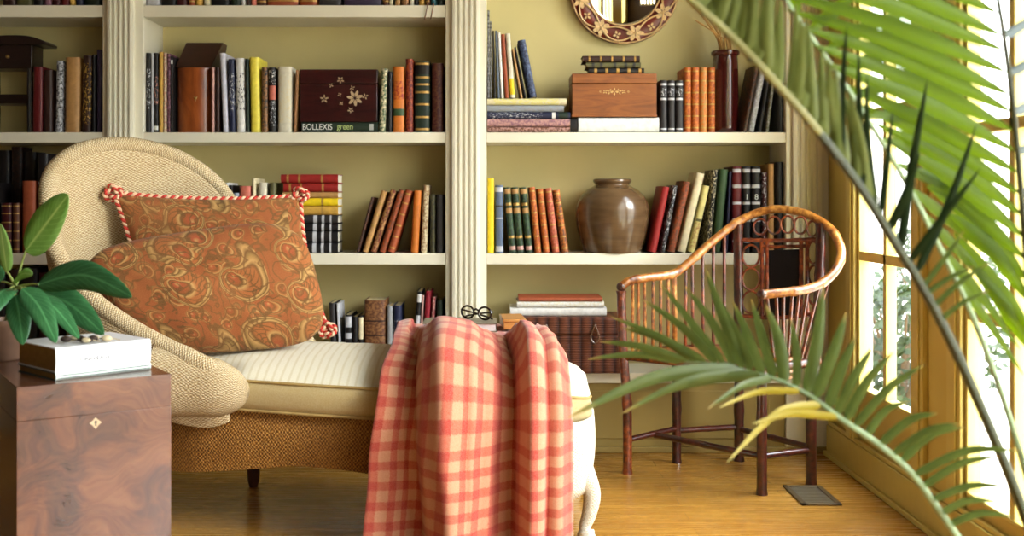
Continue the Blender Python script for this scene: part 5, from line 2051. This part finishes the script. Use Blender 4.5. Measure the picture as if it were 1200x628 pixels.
m.box((-w2 + 0.01, -h2 + 0.01, 0.0003), (w2 - 0.01, h2 - 0.01, 0.001))
m.build('backing', BLACKM, t, smooth=False)

# ------------------------------------------------------------------ palm
pm = thing('potted_palm', 'feathery palm with long arching fronds before the window at the near right', 'palm', (1.0, 2.0, 0))
o0 = pm.location.copy()
m = MB()
m.lathe([(0.10, 0), (0.112, 0.006), (0.145, 0.24), (0.155, 0.25), (0.155, 0.275), (0.142, 0.275), (0.135, 0.24)], 32)
m.build('pot', simple('terracotta_pot', rgb(170, 96, 62), 0.7, 0.3), pm, sharp=50)
m = MB()
m.lathe([(0.0005, 0.245), (0.138, 0.24), (0.12, 0.2)], 24)
m.build('soil', simple('potting_soil', rgb(40, 28, 20), 0.9), pm)


def lprof(v):
    return (min(1, v / 0.12) ** 0.6) * (1 - max(0, (v - 0.35) / 0.65) ** 1.7) if v < 1 else 0.02


def lprof_slim(v):
    return (min(1, v / 0.3) ** 0.8) * (1 - max(0, (v - 0.4) / 0.6) ** 1.8) if v < 1 else 0.02


def frond(name, rach, radii, stem_mat, groups, top_mat=None, split=0.0):
    """rach: list of (px, py, Y); groups: list of (leaf material, [(t, tip px, tip py, dY, half width, sag px, roll)])"""
    pts = [P(*r) - o0 for r in rach]
    cur = catmull(pts, 8)
    n_ = len(cur)
    m = MB()
    rs = [radii[0] + (radii[1] - radii[0]) * i / (n_ - 1) for i in range(n_)]
    if top_mat:
        ks = int(n_ * split)
        m.tube(cur[:ks + 1], rs[:ks + 1], 8)
        m.tube(cur[ks:], rs[ks:], 8, 1)
        for q_ in range(ks // 3, int(n_ * 0.9), 5):          # leaf scars under the midrib
            m.blob(tuple(cur[q_] + Vector((-0.35, 0, -0.8)) * rs[q_] * 0.6), rs[q_] * 0.75, 7, 4, m=0)
        fr_ = m.build(name, [stem_mat, top_mat], pm)
    else:
        m.tube(cur, rs, 8)
        fr_ = m.build(name, stem_mat, pm)
    scr = [(CX + (p.x + o0.x) * F / (p.y + o0.y), CY - (p.z + o0.z - H) * F / (p.y + o0.y)) for p in cur]
    rnd_ = random.Random(len(rach) * 31 + int(rach[0][0]))
    for mat, leaves in groups:
        mb = MB()
        for (bxp, byp, tpx, tpy, dY, hw2_, sag, roll) in leaves:
            j = min(range(n_), key=lambda k: (scr[k][0] - bxp) ** 2 + (scr[k][1] - byp) ** 2)
            base = cur[j]
            Yb_ = base.y + o0.y
            tip = P(tpx, tpy, Yb_ + dY) - o0
            mid = base.lerp(tip, 0.5) + Vector((rnd_.uniform(-0.006, 0.006), rnd_.uniform(-0.012, 0.012), sag))
            d_ = (tip - base).normalized()
            view = Vector((-0.25, -1, 0.1))
            wd = d_.cross(view).normalized()
            wd = (wd + view * roll).normalized()
            blade(mb, [base, mid, tip], hw2_ * (0.86 if mat is PALM_G else 1), wd, 0.35, 12, lprof_slim if mat is PALM_L else lprof)
        mb.build('leaflets', mat, fr_, sharp=180, fix=False)
    return fr_


# lower frond arching in front of the chair
A_up = [(800, 424, 688, 421, 0.02, .0095, 0.01, .3), (806, 424, 702, 400, 0.05, .010, 0.01, .3), (815, 425, 728, 384, 0.06, .010, 0.012, .3), (828, 426, 716, 371, 0.08, .010, 0.006, .3), (838, 428, 752, 350, 0.09, .011, 0.008, .3), (850, 430, 772, 330, 0.1, .010, 0.005, .4),
        (858, 431, 801, 334, 0.1, .011, 0.005, .3), (868, 433, 826, 312, 0.1, .012, 0.006, .3), (880, 436, 838, 345, 0.1, .012, 0.004, .5), (893, 440, 858, 352, 0.12, .012, 0.004, .3), (906, 444, 880, 350, 0.1, .012, 0.004, .4),
        (920, 449, 897, 356, 0.08, .014, 0.004, .1), (934, 456, 926, 372, 0.12, .011, 0.002, .6), (944, 462, 965, 333, 0.05, .014, 0.004, .15), (956, 469, 992, 365, 0.0, .013, 0.008, .2), (968, 478, 1004, 392, 0.0, .012, 0.008, .3), (978, 486, 1024, 405, -0.02, .011, 0.008, .3),
        (988, 493, 1047, 412, -0.03, .011, 0.01, .3), (1000, 502, 1085, 426, -0.05, .0095, 0.014, .4), (1014, 511, 1065, 470, -0.03, .009, 0.01, .4), (1028, 521, 1100, 484, -0.06, .0095, 0.016, .4), (1042, 532, 1126, 496, -0.08, .009, 0.016, .4),
        (1056, 544, 1133, 500, -0.08, .009, 0.014, .4), (1070, 557, 1196, 528, -0.12, .009, 0.02, .4), (1082, 571, 1172, 535, -0.1, .0085, 0.014, .4), (1093, 586, 1182, 570, -0.1, .008, 0.014, .4), (1103, 600, 1170, 588, -0.1, .008, 0.01, .4), (1112, 615, 1190, 606, -0.1, .008, 0.01, .4)]
A_dn = [(868, 433, 666, 489, -0.06, .016, 0.028, .15), (880, 436, 726, 486, -0.04, .011, 0.02, .35), (892, 439, 745, 470, 0.02, .012, 0.012, .3), (905, 444, 828, 480, -0.06, .009, 0.014, .5)]
A_yl = [(962, 474, 852, 542, -0.05, .0085, 0.035, .4), (985, 490, 880, 497, -0.03, .008, 0.012, .5), (940, 460, 842, 478, -0.03, .007, 0.012, .5)]
PALM_Y = m_leaf('palm_leaf_yellowing', rgb(160, 150, 40), rgb(190, 168, 50), rgb(206, 196, 120), 0.35, 0.45, False, 0.5)
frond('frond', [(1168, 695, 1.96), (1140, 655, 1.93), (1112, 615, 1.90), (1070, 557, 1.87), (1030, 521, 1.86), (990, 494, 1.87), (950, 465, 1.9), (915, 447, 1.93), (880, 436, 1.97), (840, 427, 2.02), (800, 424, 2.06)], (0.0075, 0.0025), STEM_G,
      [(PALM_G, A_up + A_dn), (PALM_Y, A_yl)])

# tall dark-stemmed frond leaning to the upper left
B_dark = [(1072, 322, 1144, 146, 0.02, .0075, 0.0, .5), (1056, 296, 1087, 92, 0.02, .0085, 0.0, .5), (1066, 310, 1150, 196, -0.05, .007, 0.0, .5), (1040, 270, 1078, 178, -0.02, .008, 0.0, .5), (1012, 225, 1006, 58, 0.02, .007, 0.0, .5), (1025, 245, 1016, 86, 0.03, .007, 0.0, .5), (985, 188, 992, 30, 0.02, .0065, 0.0, .5), (1034, 258, 1046, 130, 0.02, .006, 0, .5)]
B_small = [(1086, 345, 1142, 312, -0.05, .006, 0.004, .5), (1094, 358, 1162, 306, -0.06, .006, 0.004, .5), (1102, 372, 1160, 340, -0.06, .0055, 0.004, .5), (1080, 334, 1130, 270, -0.04, .006, 0.0, .5)]
B_ol = []
rb = random.Random(11)
BR = [(1020, 238), (1010, 222), (985, 188), (960, 156), (932, 124), (905, 93), (880, 67), (858, 44), (836, 23), (815, 5), (800, -8), (785, -22)]
for k in range(34):
    f_ = k / 33 * (len(BR) - 1.001)
    q0, q1 = BR[int(f_)], BR[int(f_) + 1]
    x_, y_ = q0[0] + (q1[0] - q0[0]) * (f_ % 1), q0[1] + (q1[1] - q0[1]) * (f_ % 1)
    g_ = k / 33
    B_ol.append((x_, y_, x_ - 20 + 62 * g_ + rb.uniform(-6, 6), y_ - 118 + 20 * g_ + rb.uniform(-10, 10), rb.uniform(-0.03, 0.06), 0.0078 + 0.004 * g_, 0.0, rb.uniform(0.0, 0.5)))
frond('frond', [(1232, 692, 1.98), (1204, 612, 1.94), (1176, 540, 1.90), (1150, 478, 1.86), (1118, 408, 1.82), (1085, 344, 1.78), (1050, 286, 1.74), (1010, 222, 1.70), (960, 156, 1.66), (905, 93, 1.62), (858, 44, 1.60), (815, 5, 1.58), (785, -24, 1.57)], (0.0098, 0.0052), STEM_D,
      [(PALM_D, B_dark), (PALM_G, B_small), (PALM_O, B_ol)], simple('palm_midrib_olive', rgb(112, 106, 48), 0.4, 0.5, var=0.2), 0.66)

# frond at the right edge: its long leaflets reach left across the picture
D_l = []
dr_ = [(1163, -60), (1166, -35), (1168, -10), (1172, 14), (1176, 38), (1179, 60), (1182, 84), (1185, 108), (1188, 132), (1191, 156), (1193, 180), (1195, 204), (1197, 228), (1199, 252), (1201, 276), (1203, 302), (1205, 330), (1207, 358), (1209, 386), (1211, 412)]
tips = [(960, -150), (950, -120), (930, -96), (905, -80), (900, -56), (898, -34), (905, -10), (918, 10), (932, 30), (946, 50), (962, 72), (980, 96), (1000, 120), (1020, 142), (1040, 165), (1062, 190), (1084, 216), (1104, 244), (1118, 272), (1132, 300)]
for (a, b) in zip(dr_, tips):
    D_l.append((a[0], a[1], b[0], b[1], -0.03 + 0.015 * math.sin(a[1]), .0138, 0.012, .12))
D_r = [(x, y, x + 70, y - 34, 0.06, .009, 0.0, .4) for x, y in dr_[::2]]
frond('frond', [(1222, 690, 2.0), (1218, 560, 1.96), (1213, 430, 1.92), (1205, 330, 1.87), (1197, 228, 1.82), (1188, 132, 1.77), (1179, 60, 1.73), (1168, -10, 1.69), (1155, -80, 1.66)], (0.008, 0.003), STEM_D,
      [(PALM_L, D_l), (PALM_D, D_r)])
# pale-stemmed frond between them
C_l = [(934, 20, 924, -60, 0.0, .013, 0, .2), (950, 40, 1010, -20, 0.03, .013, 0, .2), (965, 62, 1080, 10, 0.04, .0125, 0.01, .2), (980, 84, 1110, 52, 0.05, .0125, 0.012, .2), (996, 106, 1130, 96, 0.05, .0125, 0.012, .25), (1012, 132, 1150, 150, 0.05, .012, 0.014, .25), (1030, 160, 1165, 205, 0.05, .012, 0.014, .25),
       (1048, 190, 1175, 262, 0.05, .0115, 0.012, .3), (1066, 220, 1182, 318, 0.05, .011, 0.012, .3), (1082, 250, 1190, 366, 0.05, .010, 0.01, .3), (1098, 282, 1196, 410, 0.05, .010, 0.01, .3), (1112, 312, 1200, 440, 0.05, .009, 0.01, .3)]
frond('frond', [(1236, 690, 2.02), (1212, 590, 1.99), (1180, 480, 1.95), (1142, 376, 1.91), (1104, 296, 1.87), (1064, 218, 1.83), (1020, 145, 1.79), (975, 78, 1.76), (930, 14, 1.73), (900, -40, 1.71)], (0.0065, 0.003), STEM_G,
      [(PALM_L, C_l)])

# ------------------------------------------------------------------ light and camera
w = bpy.data.worlds.new('sky')
SC.world = w
w.use_nodes = True
nt = w.node_tree
nt.nodes.clear()
out = nt.nodes.new('ShaderNodeOutputWorld')
bg = nt.nodes.new('ShaderNodeBackground')
tc = nt.nodes.new('ShaderNodeTexCoord')
sp_ = nt.nodes.new('ShaderNodeSeparateXYZ')
nt.links.new(tc.outputs['Generated'], sp_.inputs[0])
cr = nt.nodes.new('ShaderNodeValToRGB')
cr.color_ramp.elements[0].position = 0.0
cr.color_ramp.elements[0].color = (0.52, 0.50, 0.47, 1)
cr.color_ramp.elements[1].position = 0.7
cr.color_ramp.elements[1].color = (1.35, 1.45, 1.6, 1)
nt.links.new(sp_.outputs[2], cr.inputs[0])
nt.links.new(cr.outputs[0], bg.inputs[0])
bg.inputs[1].default_value = 15.0
nt.links.new(bg.outputs[0], out.inputs[0])


sl = bpy.data.lights.new('hazy_sun', 'SUN')
sl.energy = 6.5
sl.angle = math.radians(22)
sl.color = (1.0, 0.98, 0.95)
so = bpy.data.objects.new('hazy_sun', sl)
COL.objects.link(so)
so.location = (4, 0, 4)
so.rotation_euler = Vector((-0.74, 0.50, -0.42)).to_track_quat('-Z', 'Y').to_euler()


def portal(loc, rot, sx, sy):
    l = bpy.data.lights.new('window_daylight', 'AREA')
    l.shape = 'RECTANGLE'
    l.size, l.size_y = sx, sy
    l.cycles.is_portal = True
    o = bpy.data.objects.new('window_daylight', l)
    COL.objects.link(o)
    o.location = loc
    o.rotation_euler = rot


for (a, b, z0, z1) in OPEN:
    portal((WX + 0.12, (a + b) / 2, (z0 + z1) / 2), (0, PI / 2, 0), z1 - z0, b - a)
portal(((WF[0] + WF[1]) / 2, YB - 0.1, (WF[2] + WF[3]) / 2), (PI / 2, 0, 0), WF[1] - WF[0], WF[3] - WF[2])

cam = bpy.data.cameras.new('camera')
co_ = bpy.data.objects.new('camera', cam)
COL.objects.link(co_)
co_.location = (0, 0, H)
co_.rotation_euler = (PI / 2, 0, 0)
cam.sensor_fit = 'HORIZONTAL'
cam.sensor_width = 36
cam.lens = F / 1200 * 36
cam.shift_x = (600 - CX) / 1200
cam.shift_y = (CY - 314) / 1200
cam.clip_start = 0.05
cam.dof.use_dof = True
cam.dof.focus_distance = 3.5
cam.dof.aperture_fstop = 2.8
SC.camera = co_
SC.view_settings.view_transform = 'Standard'
SC.view_settings.look = 'None'
SC.view_settings.exposure = -0.42
SC.view_settings.gamma = 1.0
SC.view_settings.use_curve_mapping = False
SC.cycles.use_denoising = True
SC.cycles.max_bounces = 12
SC.cycles.diffuse_bounces = 2
SC.cycles.transparent_max_bounces = 16
SC.cycles.sample_clamp_indirect = 8.0
